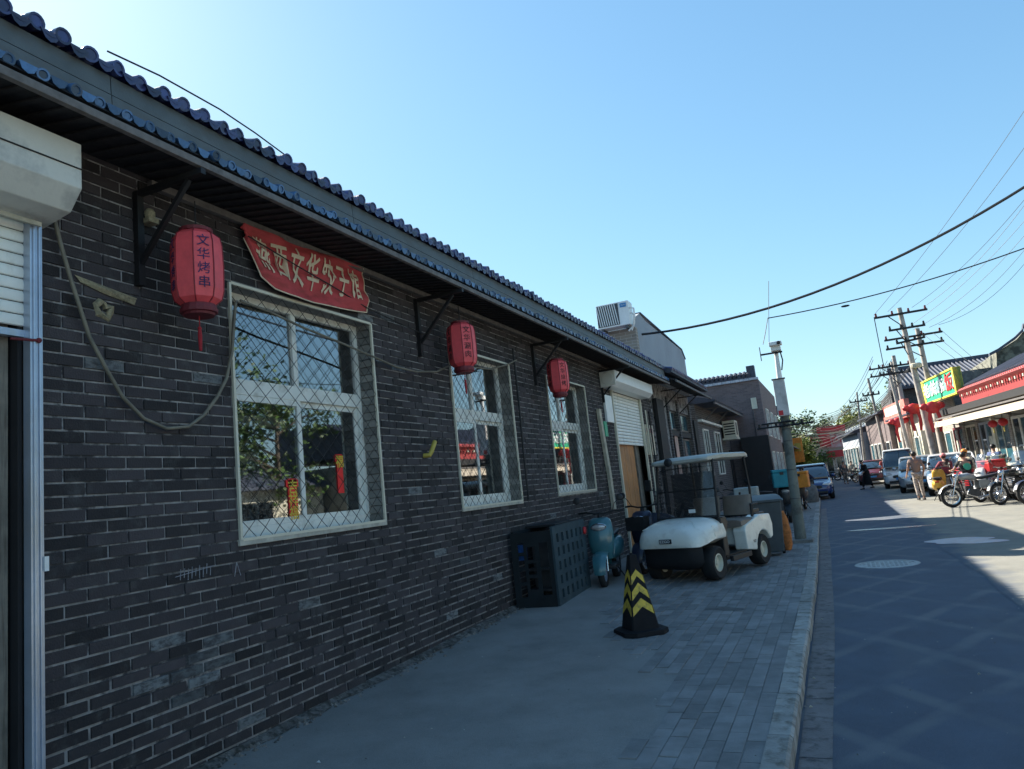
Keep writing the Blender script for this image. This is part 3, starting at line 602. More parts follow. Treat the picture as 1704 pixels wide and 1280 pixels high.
r = root('notice_board', (WX, 18.05, 0), 'pale printed notice on the brick pier right of the far shutter', 'notice board')
MB().box(-4.085, -4.06, 17.55, 18.35, 2.2, 2.95).build('board', M_['cream'], r, world=True)
MB().box(-4.059, -4.056, 17.62, 18.28, 2.75, 2.86).build('heading', mat('pinkish_print', (.45, .24, .26), .7), r, world=True)
r = root('small_green_sign', (WX, 14.1, 0), 'small green and white sign beside the leaning plank', 'sign')
MB().box(-4.09, -4.06, 14.02, 14.2, 2.55, 2.85).build('board', M_['green_sign'], r, world=True)
r = root('gas_meter_pipes', (WX, 17.2, 0), 'bundle of pale pipes down the wall between far shutter and golf cart', 'pipe')
for k, (yy, c) in enumerate(((17.62, 'cream'), (17.74, 'greywood'), (18.0, 'dark'))): MB().tube([(-4.03, yy, 3.3), (-4.03, yy + .02, 2), (-4.04, yy, .1)], .02, 8).build('pipe', M_[c], r, world=True)
# banner over the first window
bn = root('red_banner', (-4.05, 5.1, 3.75), 'faded red cloth banner with cream characters sagging above the largest window', 'banner')
BZ = [3.86, 3.57, 3.505, 3.485, 3.48, 3.485, 3.495, 3.51, 3.525, 3.54, 3.557]
def bsurf(u, v):   # u along, v from the bottom up
    y = 4.30 + 1.66 * u
    ztop = 3.985 + .035 * u
    zb = 3.80 - .34 * min(1, u / .28) ** .65 - (.0 if u < .28 else .0) + .10 * max(0, u - .3) / .7 * .9
    zb = BZ[min(10, int(u * 10))] * (1 - (u * 10) % 1) + BZ[min(10, int(u * 10) + 1)] * ((u * 10) % 1)
    x = -4.045 + .026 * math.sin(u * 7 + v * 5) * (1 - abs(2 * v - 1) ** 4) + .014 * math.sin(v * 15 - u * 9) + .010 * math.sin(u * 23 + v * 9) * (1 - u) + .03 * (1 - v) * math.sin(min(1, u * 2) * 3.1)
    return Vector((x, y, zb + (ztop - zb) * v))
m = MB(); NU, NV = 60, 24
for i in range(NU + 1):
    for j in range(NV + 1): m.v.append(tuple(bsurf(i / NU, j / NV)))
for i in range(NU):
    for j in range(NV): a = i * (NV + 1) + j; m.f.append((a, a + 1, a + NV + 2, a + NV + 1)); m.mi.append(0)
o = m.build('cloth', M_['red_cloth'], bn, world=True, smooth=80); sd_ = o.modifiers.new('thick', 'SOLIDIFY'); sd_.thickness = .003
for k, ch in enumerate('燕西文华饺子馆'):
    uc = .12 + k * .127
    def wp(co, uc=uc): q = bsurf(uc + co.x / 1.66, (.50 if k else .46) + co.y / .5); return q + Vector((.013 + co.z, 0, 0)) - Vector((-4.05, 5.1, 3.75))
    lettering(ch, .17, M_['cream_print'], bn, Matrix.Diagonal((1.02, 2.05, 1, 1)), .0008, bold=.0018, name='character', warp=wp)
m = MB(); m.tube([tuple(bsurf(i / 30, 0) + Vector((.004, 0, 0))) for i in range(31)] , .006, 6).tube([tuple(bsurf(1, j / 8) + Vector((.004, 0, 0))) for j in range(9)], .006, 6)
m.build('hem', M_['cream_print'], bn, world=True)
# lanterns
def lantern(loc, txt, label, ink, s=1., rz=0.):
    r = root('red_lantern', loc, label, 'lantern', rz, 'red lanterns hanging under the eave'); N = 8; R = .165
    prof = [(.085, .26), (.105, .262), (.152, .225), (R, .165), (R + .004, 0), (R, -.16), (.150, -.225), (.105, -.262), (.085, -.26)]
    MB().lathe(prof, n=N, ph=math.pi / N).build('lantern_body', M_['lantern'], r)
    m = MB()
    for j in range(N):
        a = 2 * math.pi * (j + .5) / N; m.tube([(rr * 1.012 * math.cos(a), rr * 1.012 * math.sin(a), h) for rr, h in prof[1:-1]], .0045, 5)
    m.build('rib', mat('lantern_rib', (.22, .012, .02), .5), r, kind='stuff')
    MB().lathe([(.03, -.25), (.115, -.262), (.118, -.29), (.125, -.292), (.122, -.315), (.105, -.32), (.10, -.335), (.03, -.335)], n=16).build('base_ring', M_['lantern_dark'], r)
    MB().lathe([(.03, .25), (.11, .262), (.112, .285), (.09, .29), (.03, .29)], n=16).build('top_ring', M_['lantern_dark'], r)
    MB().tube([(0, 0, .28), (0, 0, .50)], .005, 6).build('hook', M_['black_iron'], r)
    MB().tube([(0, 0, -.33), (0, 0, -.42)], .004, 6).ball((0, 0, -.42), .014, 8).tube([(0, 0, -.43), (.002, .0, -.47), (.003, 0, -.58)], [.011, .015, .010], 8).build('tassel', mat('red_tassel', (.32, .012, .02), .8), r)
    for a0 in (0, math.pi / 2, math.pi, -math.pi / 2):
        for k, ch in enumerate(txt):
            d = Vector((math.cos(a0), math.sin(a0), 0)); q = d * (R * math.cos(math.pi / N) + .006) + Vector((0, 0, .155 - k * .098))
            lettering(ch, .088, ink, r, frameM(q, (-math.sin(a0), math.cos(a0), 0), (0, 0, 1)), .0008, name='character')
    return r
lantern((-3.80, 3.59, 3.36), '文华烤串', 'nearest red lantern with four blue characters, left of the banner', M_['ink'], rz=rad(-28))
lantern((-3.80, 7.52, 3.40), '文华涮肉', 'middle red lantern with dark characters hanging by the second window', M_['dark'], rz=rad(-38))
lantern((-3.80, 10.82, 3.38), '文华烧烤', 'farthest red lantern with dark characters hanging by the third window', M_['dark'], rz=rad(-40))
# things seen through the largest window
def at2(px, py, x): return at(px, py, 0, x)
for (x, y_, z_, s_, lab, tx) in ((-4.268, 4.97, 1.76, 1., 'red and gold paper charm on the left sash glass of the largest window', '吉祥福'), (-4.296, 5.68, 1.98, .8, 'smaller red charm on the right sash glass of the largest window', '福')):
    r = root('paper_charm', (x, y_, z_), lab, 'decoration')
    MB().box(-.003, .003, -.055 * s_, .055 * s_, -.2, .17).box(-.003, .003, -.075 * s_, .075 * s_, .10, .16).build('card', mat('charm_red', (.85, .02, .02), .5, emit=0), r)
    for k, ch in enumerate(tx): lettering(ch, .125, mat('gold_print', (.75, .50, .05), .5), r, frameM(Vector((.006, 0, .09 - .11 * k)), (0, 1, 0), (0, 0, 1)), .0008, name='character', bold=.002)
lace = overlay(mat('patterned_cover', (.02, .02, .025), .8), (.5, .5, .48), 22, .5, .56)
m = MB(); m.ball((-4.70, 4.95, 1.72), (.12, .26, .42), 18); top(m.build('covered_chair_back', lace, smooth=60), 'dark chair cover with white pattern just inside the largest window', 'chair')
m = MB(); m.box(-5.1, -5.0, 5.05, 5.75, 2.50, 2.60).box(-5.1, -5.02, 5.05, 5.4, 1.6, 2.25); top(m.build('cream_shelf', M_['cream'], bevel=.006), 'cream shelf and cupboard inside behind the left sash', 'shelf')

ck = mat('chalk', (.30, .30, .33), .9, var=.4, vs=60)
m = MB()
for k in range(9): yy = 3.62 + k * .032; m.beam((-4.097, yy, 1.265 + .012 * math.sin(k * 2)), (-4.097, yy + .006, 1.335 + .012 * math.sin(k * 3)), .003, .004)
m.beam((-4.097, 3.58, 1.29), (-4.097, 3.93, 1.325), .003, .004).beam((-4.097, 4.10, 1.22), (-4.097, 4.125, 1.32), .003, .004).beam((-4.097, 4.125, 1.32), (-4.097, 4.16, 1.22), .003, .004)
top(m.build('chalk_tally', ck), 'scratched chalk tally strokes low on the brick wall left of the largest window', 'chalk mark')

o = blotch(-1.55, 9.0, .32, .12, gz(-1.55, 9) + .0065, seed=12, amp=.35).build('oil_stain', mat('dark_stain', (.07, .068, .065), .6, var=.5, vs=25)); top(o, 'small dark oil stain on the sidewalk in front of the golf cart', 'stain')
m = MB(); rq = random.Random(31)
for i in range(420):
    x = rq.uniform(-4.0, 1.6); y = rq.uniform(3.0, 14) if rq.random() < .75 else rq.uniform(14, 24); z = gz(x, y) + .005; r = rq.uniform(.003, .010); a = rq.uniform(0, 6.28)
    if x > -.47: z = -.0955
    m.add([(x + r * math.cos(a + q * 1.57), y + r * math.sin(a + q * 1.57) * .6, z) for q in range(4)] + [(x, y, z + r * .6)], [(0, 1, 4), (1, 2, 4), (2, 3, 4), (3, 0, 4)])
o = m.build('grit', mat('pale_grit', (.34, .32, .28), .9, rnd=.7)); top(o, 'scattered grit, seeds and crumbs over the sidewalk and road', 'grit'); o['kind'] = 'stuff'
# ------------------------------------------------------------------ wheels and two-wheelers
def wheel(parent, c, R, w, rim_r, rim_m, spokes=0, tyre=None, name='wheel', ax=(1, 0, 0), hub=None):
    ax = Vector(ax); m = MB(); n = 28; h = w / 2
    prof = [(rim_r, -h * .8), (R * .86, -h), (R * .96, -h * .8), (R, -h * .35), (R, h * .35), (R * .96, h * .8), (R * .86, h), (rim_r, h * .8)]
    t = m.lathe(prof, c, ax, n, closed=True).build(name, tyre or M_['rubber'], parent, smooth=50)
    m = MB()
    if spokes:
        m.lathe([(rim_r, -h * .7), (rim_r, h * .7), (rim_r * .9, h * .5), (rim_r * .9, -h * .5)], c, ax, n, closed=True); m.lathe([(.0, -h * .9), (rim_r * .2, -h * .9), (rim_r * .2, h * .9), (.0, h * .9)], c, ax, 10)
        u = Vector((0, 0, 1)); v = ax.cross(u)
        for k in range(spokes):
            a = 2 * math.pi * k / spokes; d = u * math.cos(a) + v * math.sin(a); m.tube([Vector(c) + d * rim_r * .15, Vector(c) + d * rim_r * .93], rim_r * .045 if spokes < 12 else .004, 5)
    else:
        m.lathe([(rim_r * 1.02, -h * .8), (rim_r * .95, -h * .3), (rim_r * .95, h * .3), (rim_r * 1.02, h * .8), (rim_r * .9, h * .85), (rim_r * .75, h * .35), (rim_r * .35, h * .3), (rim_r * .3, h * .6), (.0, h * .62)], c, ax, n)
        m.lathe([(rim_r * .9, -h * .85), (rim_r * .75, -h * .35), (.0, -h * .35)], c, ax, n)
    m.build('rim', rim_m, t, smooth=40); return t
def motorbike(name, loc, rz, label, body, kind='moto', box=None, shield=False, seatm=None, group=None, basket=False, mirrors=True, detail=True):
    """front towards local -y; kind moto (round fuel tank, open engine) or scooter (leg shield and floor)"""
    r = root(name, loc, label, 'scooter' if kind == 'scooter' else 'motorbike', rz, group); sm = seatm or M_['black_plastic']; ch = M_['chrome']; bk = M_['black_iron']
    if kind == 'moto':
        R = .30; wheel(r, (0, -.63, R), R, .085, .225, ch, 16); wheel(r, (0, .62, R), R, .10, .225, ch, 16)
        for s in (-1, 1): MB().tube([(s * .075, -.63, .30), (s * .075, -.47, .74), (s * .07, -.40, .95)], [.02, .022, .018], 8).build('fork_leg', ch, r, smooth=50)
        MB().loft([[(-.06, -.63 - .345 * math.cos(a), .30 + .345 * math.sin(a)), (0, -.63 - .36 * math.cos(a), .30 + .36 * math.sin(a)), (.06, -.63 - .345 * math.cos(a), .30 + .345 * math.sin(a))] for a in [rad(q) for q in range(20, 150, 13)]], close=False).build('front_mudguard', body, r, smooth=60)
        MB().loft([[(-.08, .62 + .36 * math.cos(a), .32 + .37 * math.sin(a)), (0, .62 + .375 * math.cos(a), .32 + .385 * math.sin(a)), (.08, .62 + .36 * math.cos(a), .32 + .37 * math.sin(a))] for a in [rad(q) for q in range(5, 120, 13)]], close=False).build('rear_mudguard', body, r, smooth=60)
        MB().loft([sup(.05, .05, 0, -.36, .84, 12, 2.6), sup(.11, .09, 0, -.26, .84, 12, 2.6), sup(.13, .11, 0, -.10, .83, 12, 2.6), sup(.10, .09, 0, .06, .79, 12, 2.6), sup(.06, .06, 0, .12, .77, 12, 2.6)]).build('fuel_tank', body, r, smooth=60)
        MB().loft([sup(.09, .03, 0, .08, .77, 12, 3), sup(.13, .045, 0, .25, .76, 12, 3), sup(.13, .05, 0, .5, .79, 12, 3), sup(.08, .035, 0, .74, .83, 12, 3)]).build('seat', sm, r, smooth=60)
        m = MB(); m.box(-.11, .11, -.18, .14, .26, .46).box(-.09, .09, -.22, -.02, .46, .56)
        for k in range(5): m.box(-.105, .105, -.23, -.02, .50 + k * .045, .52 + k * .045)
        m.build('engine', M_['steel'], r, bevel=.01)
        MB().tube([(0, -.38, .90), (0, -.30, .62), (0, -.24, .32), (0, .12, .26), (0, .30, .55), (0, .1, .74), (0, -.36, .84)], .02, 8).tube([(-.1, .62, .32), (-.1, .25, .36), (.1, .25, .36), (.1, .62, .32)], .018, 6).build('frame', bk, r)
        MB().tube([(.10, -.16, .48), (.12, -.24, .34), (.13, .05, .22), (.14, .3, .25), (.15, .82, .36)], [.018, .02, .022, .04, .045], 10).build('exhaust', ch, r, smooth=50)
        for s in (-1, 1): MB().tube([(s * .11, .58, .32), (s * .12, .46, .72)], [.028, .022], 8).build('shock_absorber', ch, r)
        for s in (-1, 1): MB().box(s * .13 - .012, s * .13 + .012, .12, .42, .48, .70).build('side_cover', body, r, bevel=.01)
        hy, hz_ = -.38, 1.0
    else:
        R = .235; wheel(r, (0, -.60, R), R, .09, .15, M_['alu'], 6); wheel(r, (0, .50, R), R, .10, .15, M_['alu'], 6)
        for s in (-1, 1): MB().tube([(s * .075, -.60, .235), (s * .07, -.54, .52)], .018, 8).build('fork_leg', ch, r, smooth=50)
        prof = []
        for a in range(-10, 171, 15):
            a = rad(a); wd = .085 + .03 * math.sin(a); prof.append([(x * wd, -.58 - (.265 + .02 * (1 - x * x)) * math.cos(a), .255 + (.25 + .03 * (1 - x * x)) * math.sin(a)) for x in (-1, -.7, -.35, 0, .35, .7, 1)])
        MB().loft(prof, close=False).build('front_mudguard', body, r, smooth=70)
        # apron: rounded shield
        MB().loft([[(x, y_, z) for (x, y_, z) in sec] for sec in [[(w * math.sin(q) , yc - d * math.cos(q) , z) for q in [rad(t) for t in range(-90, 91, 15)]] + [(w * .8, yc + .05, z), (-w * .8, yc + .05, z)] for (z, w, yc, d) in ((.40, .135, -.44, .06), (.52, .175, -.47, .10), (.66, .20, -.47, .125), (.80, .205, -.45, .13), (.92, .19, -.43, .12), (.99, .16, -.41, .09), (1.02, .11, -.39, .05))]]).build('front_shield', body, r, smooth=60)
        MB().ball((0, -.555, .885), (.105, .035, .042), 16).build('headlight', mat('headlight_glass', (.5, .5, .5), .1, .3, bump=0), r, smooth=60)
        m = MB()
        for k in range(24):
            a, b = 2 * math.pi * k / 24, 2 * math.pi * (k + 1) / 24; m.tube([(.112 * math.cos(a), -.572 + .02 * abs(math.cos(a)), .885 + .052 * math.sin(a)), (.112 * math.cos(b), -.572 + .02 * abs(math.cos(b)), .885 + .052 * math.sin(b))], .009, 6)
        m.build('headlight_rim', ch, r, kind='stuff')
        MB().box(-.17, .17, -.44, .05, .24, .31).build('floorboard', M_['black_plastic'], r, bevel=.02)
        MB().loft([sup(.10, .10, 0, .00, .45, 14, 3), sup(.16, .17, 0, .12, .50, 14, 3), sup(.19, .17, 0, .40, .53, 14, 3), sup(.15, .12, 0, .66, .57, 14, 3), sup(.07, .05, 0, .82, .60, 14, 3)]).build('rear_body', body, r, smooth=60)
        MB().loft([sup(.10, .03, 0, -.02, .70, 14, 3), sup(.14, .045, 0, .18, .73, 14, 3), sup(.14, .045, 0, .42, .76, 14, 3), sup(.09, .03, 0, .70, .76, 14, 3)]).build('seat', sm, r, smooth=60)
        MB().tube([(0, -.40, .98), (0, -.36, 1.06)], .035, 10).build('steering_neck', bk, r)
        MB().tube([(.05, .1, .3), (.22, .12, .02)], .012, 6).tube([(-.05, .1, .3), (-.22, .12, .02)], .012, 6).build('centre_stand', bk, r, kind='stuff')
        hy, hz_ = -.35, 1.08
    MB().tube([(-.35, hy + .10, hz_ + .02), (-.22, hy + .03, hz_ + .03), (-.08, hy, hz_), (.08, hy, hz_), (.22, hy + .03, hz_ + .03), (.35, hy + .10, hz_ + .02)], [.017, .014, .014, .014, .014, .017], 8).build('handlebar', bk, r, smooth=60)
    if kind == 'moto':
        MB().lathe([(.0, .02), (.07, .0), (.085, -.02), (.08, -.10), (.03, -.13)], (0, hy - .10, .86), (0, -1, 0), 18).build('headlight', ch, r, smooth=50)
        MB().box(-.05, .05, hy - .08, hy - .0, .97, 1.03).build('gauges', bk, r, bevel=.01)
    MB().box(-.06, .06, .78, .82, .62, .68).build('tail_light', M_['red'], r, bevel=.008)
    if mirrors:
        for s in (-1, 1): MB().tube([(s * .2, hy + .02, hz_ + .03), (s * .25, hy - .02, hz_ + .14), (s * .32, hy, hz_ + .20)], .006, 6).lathe([(.0, .012), (.04, .008), (.055, -.004), (.0, -.006)], (s * .34, hy, hz_ + .22), (0, -1, .1), 14).build('mirror', M_['black_plastic'], r)
    if shield: MB().loft([[(-.22, hy - .12, 1.02), (0, hy - .18, 1.02), (.22, hy - .12, 1.02)], [(-.24, hy - .04, 1.22), (0, hy - .12, 1.22), (.24, hy - .04, 1.22)], [(-.17, hy + .06, 1.40), (0, hy + .0, 1.43), (.17, hy + .06, 1.40)]], close=False).build('windshield', M_['glass'], r, smooth=60)
    if basket: MB().box(-.15, .15, -.78, -.52, .72, .74).box(-.15, .15, -.78, -.77, .74, .94).box(-.15, .15, -.53, -.52, .74, .94).box(-.16, -.15, -.78, -.52, .74, .94).box(.15, .16, -.78, -.52, .74, .94).build('basket', bk, r)
    return r
def cargo_box(name, loc, rz, size, m_, label, lidm=None):
    r = root(name, loc, label, 'box', rz); a, b, c = size
    MB().box(-a / 2, a / 2, -b / 2, b / 2, 0, c * .82).build('body', m_, r, bevel=.025)
    MB().box(-a / 2 - .008, a / 2 + .008, -b / 2 - .008, b / 2 + .008, c * .82, c).build('lid', lidm or m_, r, bevel=.025)
    MB().box(-.05, .05, -b / 2 - .02, -b / 2, c * .7, c * .85).build('latch', M_['black_plastic'], r); return r
teal = overlay(mat('teal_scooter_paint', (.045, .15, .175), .3, var=.08, coat=.6, bump=0), (.12, .14, .13), 8, .55, .8, amount=.5)
motorbike('electric_scooter', (-3.45, 11.25, gz(-3.45, 11.25) - .02), rad(6), 'teal electric scooter parked facing out between the black crate and golf cart', teal, 'scooter')
navy = mat('dark_navy_plastic', (.018, .022, .05), .4, coat=.3)
motorbike('electric_scooter', (-3.02, 12.6, gz(-3, 12.6)), rad(-8), 'dark scooter with black basket parked right behind the teal scooter', navy, 'scooter', basket=True)
top(MB().loft([sup(.28, .02, 0, -.1, 0, 14, 3), sup(.33, .26, 0, .0, -.03, 14, 3), sup(.30, .22, 0, .5, -.06, 14, 3), sup(.2, .1, 0, .8, -.1, 14, 3)]).build('rain_cover', mat('blue_black_cover', (.02, .028, .055), .45, var=.4, vs=14, bump=1, bs=18), smooth=70), 'dark blue quilted cover thrown over the scooter behind the teal one', 'cover').location = (-2.88, 12.2, .82)
# ------------------------------------------------------------------ golf cart
gcl = overlay(mat('golf_cart_body', (.78, .78, .71), .3, var=.06, coat=.4, bump=0), (.36, .33, .27), 5, .52, .75, amount=.5); gcs = mat('tan_vinyl', (.20, .17, .145), .55, var=.15); blk = M_['black_plastic']
g = root('golf_cart', (-2.29, 11.4, gz(-2.2, 11.4)), 'white and cream golf cart with folding windshield parked on the sidewalk by the wall', 'golf cart', rad(-18))
for k, (x, y) in enumerate(((-.46, 0), (.46, 0), (-.48, 1.60), (.48, 1.60))): wheel(g, (x, y, .25), .25, .22, .13, M_['cream'], ax=(1 if x > 0 else -1, 0, 0))
# front cowl: bulging bonnet
def cowl(y, w, zb, zt, drop=.0):
    pts = []
    for j in range(13):
        a = math.pi * j / 12; c_, s_ = math.cos(a), math.sin(a)
        pts.append((w * math.copysign(abs(c_) ** .55, c_), y, zb + (zt - zb) * abs(s_) ** .62))
    return pts + [(-w * .9, y, zb - .0), (w * .9, y, zb - .0)]
MB().loft([cowl(-.52, .26, .56, .66), cowl(-.50, .42, .53, .73), cowl(-.44, .51, .53, .80), cowl(-.32, .57, .56, .86), cowl(-.14, .595, .60, .905), cowl(.06, .595, .63, .925), cowl(.22, .57, .66, .92), cowl(.28, .50, .70, .90)]).build('front_cowl', gcl, g, smooth=50)
for s in (-1, 1): MB().loft([[(s * x, y, z) for x, z in ((.40, .52), (.585, .60), (.60, .66), (.56, .80), (.40, .80))] for y in (-.10, .1, .27)]).build('cowl_flank', gcl, g, smooth=40)
MB().loft([sup(.36, .14, 0, -.44, .44, 14, 4), sup(.50, .20, 0, -.34, .40, 14, 4), sup(.36, .22, 0, -.1, .38, 14, 4), sup(.36, .22, 0, .3, .38, 14, 4)]).build('black_bumper', M_['dark'], g, smooth=50)
MB().box(-.10, .10, -.545, -.512, .60, .665).build('badge', M_['dark'], g, bevel=.004)
lettering('EZGO', .055, M_['white'], g, frameM(Vector((0, -.548, .632)), (1, 0, 0), (0, 0, 1)), .001, sx=1.15, name='badge_lettering', bold=.001)
MB().box(-.35, .35, -.2, 1.9, .20, .30).build('chassis', M_['dark'], g)
MB().box(-.56, .56, .26, .98, .27, .32).build('floor', M_['black_iron'], g)
MB().prism([(.26, .30), (.26, .90), (.42, .90), (.50, .80), (.40, .62), (.42, .32)], 0, -.54, .54).build('dashboard', blk, g, bevel=.015)
for s in (-1, 1): MB().box(s * .59 - .03, s * .59 + .03, .35, 1.02, .22, .30).build('side_step', blk, g, bevel=.01)
sec = lambda x: [(.95, .32), (.93, .62), (.98, .70), (1.55, .82), (1.95, .80), (2.02, .62), (1.98, .42), (1.90, .40)] + [(1.60 + .30 * math.cos(rad(t)), .26 + .30 * math.sin(rad(t))) for t in range(25, 176, 15)] + [(1.28, .28)]
m = MB(); m.prism(sec(0), 0, .38, .60).prism(sec(0), 0, -.60, -.38); m.box(-.38, .38, 1.0, 1.95, .40, .70)
o = m.build('rear_body', gcl, g, bevel=.02)
lettering('TXT', .06, M_['dark'], g, frameM(Vector((.603, 1.22, .42)), (0, 1, 0), (0, 0, 1)), .001, name='side_lettering')
MB().loft([sup(.55, .06, 0, .93, .73, 16, 5), sup(.58, .075, 0, 1.0, .74, 16, 5), sup(.58, .075, 0, 1.38, .73, 16, 5), sup(.55, .05, 0, 1.44, .73, 16, 5)]).build('seat_base', gcs, g, smooth=50)
for cx in (-.28, .28): MB().loft([[(cx + .25 * q[0], 1.44 + .05 * q[1] + (z - .95) * .18, z) for q in [(math.cos(t) if abs(math.cos(t)) < 2 else 0, math.sin(t)) for t in [2 * math.pi * k / 12 for k in range(12)]]] for z in (.84, .88, 1.0, 1.10, 1.16)]).build('seat_back', gcs, g, smooth=50)
for s in (-1, 1): MB().tube([(s * .30, 1.5, .75), (s * .30, 1.58, 1.2)], .018, 8).tube([(s * .56, 1.34, .80), (s * .56, 1.36, 1.0), (s * .56, 1.62, 1.0)], .02, 8).build('seat_support', M_['black_iron'], g, kind='stuff')
MB().box(-.5, .5, 1.62, 1.98, .80, .84).build('bag_deck', blk, g, bevel=.01)
MB().tube([(-.56, .285, .88), (-.40, .30, .925), (.40, .30, .925), (.56, .285, .88)], .008, 6).build('cowl_gasket', M_['dark'], g)
MB().tube([(s_ * .0 + x_, y_, z_) for s_ in (1,) for x_, y_, z_ in ((-.45, -.40, .80), (-.30, -.20, .885), (.30, -.20, .885), (.45, -.40, .80))], .005, 5).build('cowl_crease', gcl, g)
# roof, posts, windshield
MB().loft([sup(.44, .02, 0, .16, 1.795, 18, 5), sup(.50, .045, 0, .20, 1.80, 18, 5), sup(.525, .055, 0, .6, 1.825, 18, 5), sup(.525, .055, 0, 1.55, 1.82, 18, 5), sup(.48, .04, 0, 1.70, 1.80, 18, 5), sup(.42, .02, 0, 1.74, 1.79, 18, 5)]).build('roof', mat('cart_roof', (.42, .42, .37), .45, var=.15), g, smooth=50)
for s in (-1, 1):
    MB().tube([(s * .52, .23, .88), (s * .51, .29, 1.32), (s * .49, .36, 1.79)], .021, 8).build('front_post', M_['black_iron'], g, smooth=60)
    MB().tube([(s * .50, 1.50, .70), (s * .50, 1.54, 1.25), (s * .49, 1.50, 1.80)], .021, 8).build('rear_post', M_['black_iron'], g, smooth=60)
tg = glassmat('tinted_acrylic', refl=.12, alpha=.86, rough=.05)
def wsy(z): return .225 + (z - .90) * .15
for z0, z1 in ((.92, 1.325), (1.34, 1.775)): MB().add([(-.50, wsy(z0), z0), (.50, wsy(z0), z0), (.49, wsy(z1), z1), (-.49, wsy(z1), z1), (-.50, wsy(z0) + .006, z0), (.50, wsy(z0) + .006, z0), (.49, wsy(z1) + .006, z1), (-.49, wsy(z1) + .006, z1)], [(0, 1, 2, 3), (4, 5, 6, 7), (0, 1, 5, 4), (2, 3, 7, 6), (0, 3, 7, 4), (1, 2, 6, 5)]).build('windshield_panel', tg, g)
MB().tube([(-.51, wsy(1.33) - .006, 1.333), (.51, wsy(1.33) - .006, 1.333)], .011, 6).build('windshield_hinge', M_['black_iron'], g)
MB().tube([(-.54, wsy(.92), .918), (.54, wsy(.92), .918)], .014, 6).build('windshield_base', M_['dark'], g)
MB().box(.04, .15, wsy(1.0) - .012, wsy(1.0) - .003, .985, 1.04).build('sticker', M_['white'], g)
m = MB()
for k in range(20):
    a, b = 2 * math.pi * k / 20, 2 * math.pi * (k + 1) / 20; f = lambda t: (-.26 + .17 * math.cos(t), .62 + .10 * math.sin(t), 1.02 + .14 * math.sin(t)); m.tube([f(a), f(b)], .012, 6)
m.tube([(-.26, .62, 1.02), (-.26, .40, .8)], .02, 8).tube([(-.43, .62, 1.02), (-.09, .62, 1.02)], .012, 6); m.build('steering_wheel', blk, g, kind='stuff')
MB().tube([(-.51, .28, 1.35), (-.60, .2, 1.42)], .007, 6).build('mirror_arm', blk, g); MB().box(-.67, -.55, .18, .21, 1.38, 1.56).build('mirror', blk, g, bevel=.02)
MB().lathe([(.0, .03), (.05, .028), (.068, .01), (.07, -.01), (.02, -.03)], (-.16, .14, 1.80), (0, -1, 0), 18).build('roof_lamp', blk, g, smooth=50)
MB().tube([(-.47, .38, 1.68), (-.1, .40, 1.70), (.47, .38, 1.68)], .008, 6).tube([(.0, .4, 1.58), (.02, .4, 1.74)], .012, 6).build('mirror_bar', blk, g, kind='stuff')
for s in (-1, 1): MB().box(s * .42 - .03, s * .42 + .03, 1.66, 1.90, .84, .90).build('bag_strap', blk, g, kind='stuff')
# ------------------------------------------------------------------ black slotted crate
cm = mat('dark_green_plastic', (.010, .014, .017), .75, spec=.2, var=.3, vs=4, bump=.2); cm2 = mat('blue_black_panel', (.040, .066, .080), .7, spec=.25, var=.25, vs=5)
A = Vector((-4.06, 8.90, .10)); B = Vector((-3.56, 9.10, .02)); C_ = Vector((-3.62, 10.62, .02))
cr = root('slotted_crate', (-3.58, 9.1, .0), 'tall dark plastic crate with slotted blue-black side against the brick wall', 'crate')
H = 1.10
def panel(P0, P1, zb, zt, holes, m_, name, th=.03, sm=None):
    """upright panel from P0 to P1 with rectangular holes (u0,u1,v0,v1)"""
    d = (P1 - P0); d.z = 0; L = d.length; d.normalize(); nrm = Vector((d.y, -d.x, 0)); us = sorted({0, 1} | {h[0] for h in holes} | {h[1] for h in holes}); vs2 = sorted({0, 1} | {h[2] for h in holes} | {h[3] for h in holes}); m = MB()
    for a, b in zip(us, us[1:]):
        for c, e2 in zip(vs2, vs2[1:]):
            if any(h[0] <= a and b <= h[1] and h[2] <= c and e2 <= h[3] for h in holes): continue
            Mx = Matrix((d, nrm, Vector((0, 0, 1)))).transposed().to_4x4(); Mx.translation = Vector((P0.x, P0.y, 0)); m.box(a * L, b * L, -th, 0, zb + (zt - zb) * c, zb + (zt - zb) * e2, 0, Mx)
    return m.build(name, m_, cr, world=True)
hl = []
for r_ in range(5):
    for c in range(6):
        u = .12 + c * .145; v = .14 + r_ * .165
        hl.append((u, u + .062, v, v + .105))
panel(C_, B, .02, H + .02, hl, cm2, 'slotted_panel')
panel(B, A, .02, H - .02, [(.10, .32, .22, .86), (.42, .62, .30, .44), (.42, .62, .48, .62), (.42, .62, .66, .82), (.70, .84, .22, .36), (.70, .84, .40, .54), (.70, .84, .58, .72), (.70, .84, .76, .88)], cm, 'open_panel')
m = MB(); m.beam((-4.0, 10.5, .05), (-4.05, 9.0, .1), .03, .08).beam((-4.03, 10.55, H - .02), (-4.05, 8.95, H - .02), .04, .04).beam((-4.02, 10.58, .05), (-4.02, 10.58, H - .02), .04, .04); m.build('back_frame', cm, cr, world=True, kind='stuff')
MB().box(-4.06, -3.6, 10.56, 10.6, .05, H - .03).build('far_panel', cm, cr, world=True)
m = MB()
for k in range(6): m.box(-3.95, -3.72, 9.35 + k * .17, 9.40 + k * .17, .3, .95)
m.box(-4.0, -3.65, 9.2, 10.5, .55, .58).box(-4.0, -3.65, 9.2, 10.5, .28, .31); top(m.build('stacked_trays', M_['steel']), 'grey metal trays standing inside the slotted crate', 'tray')
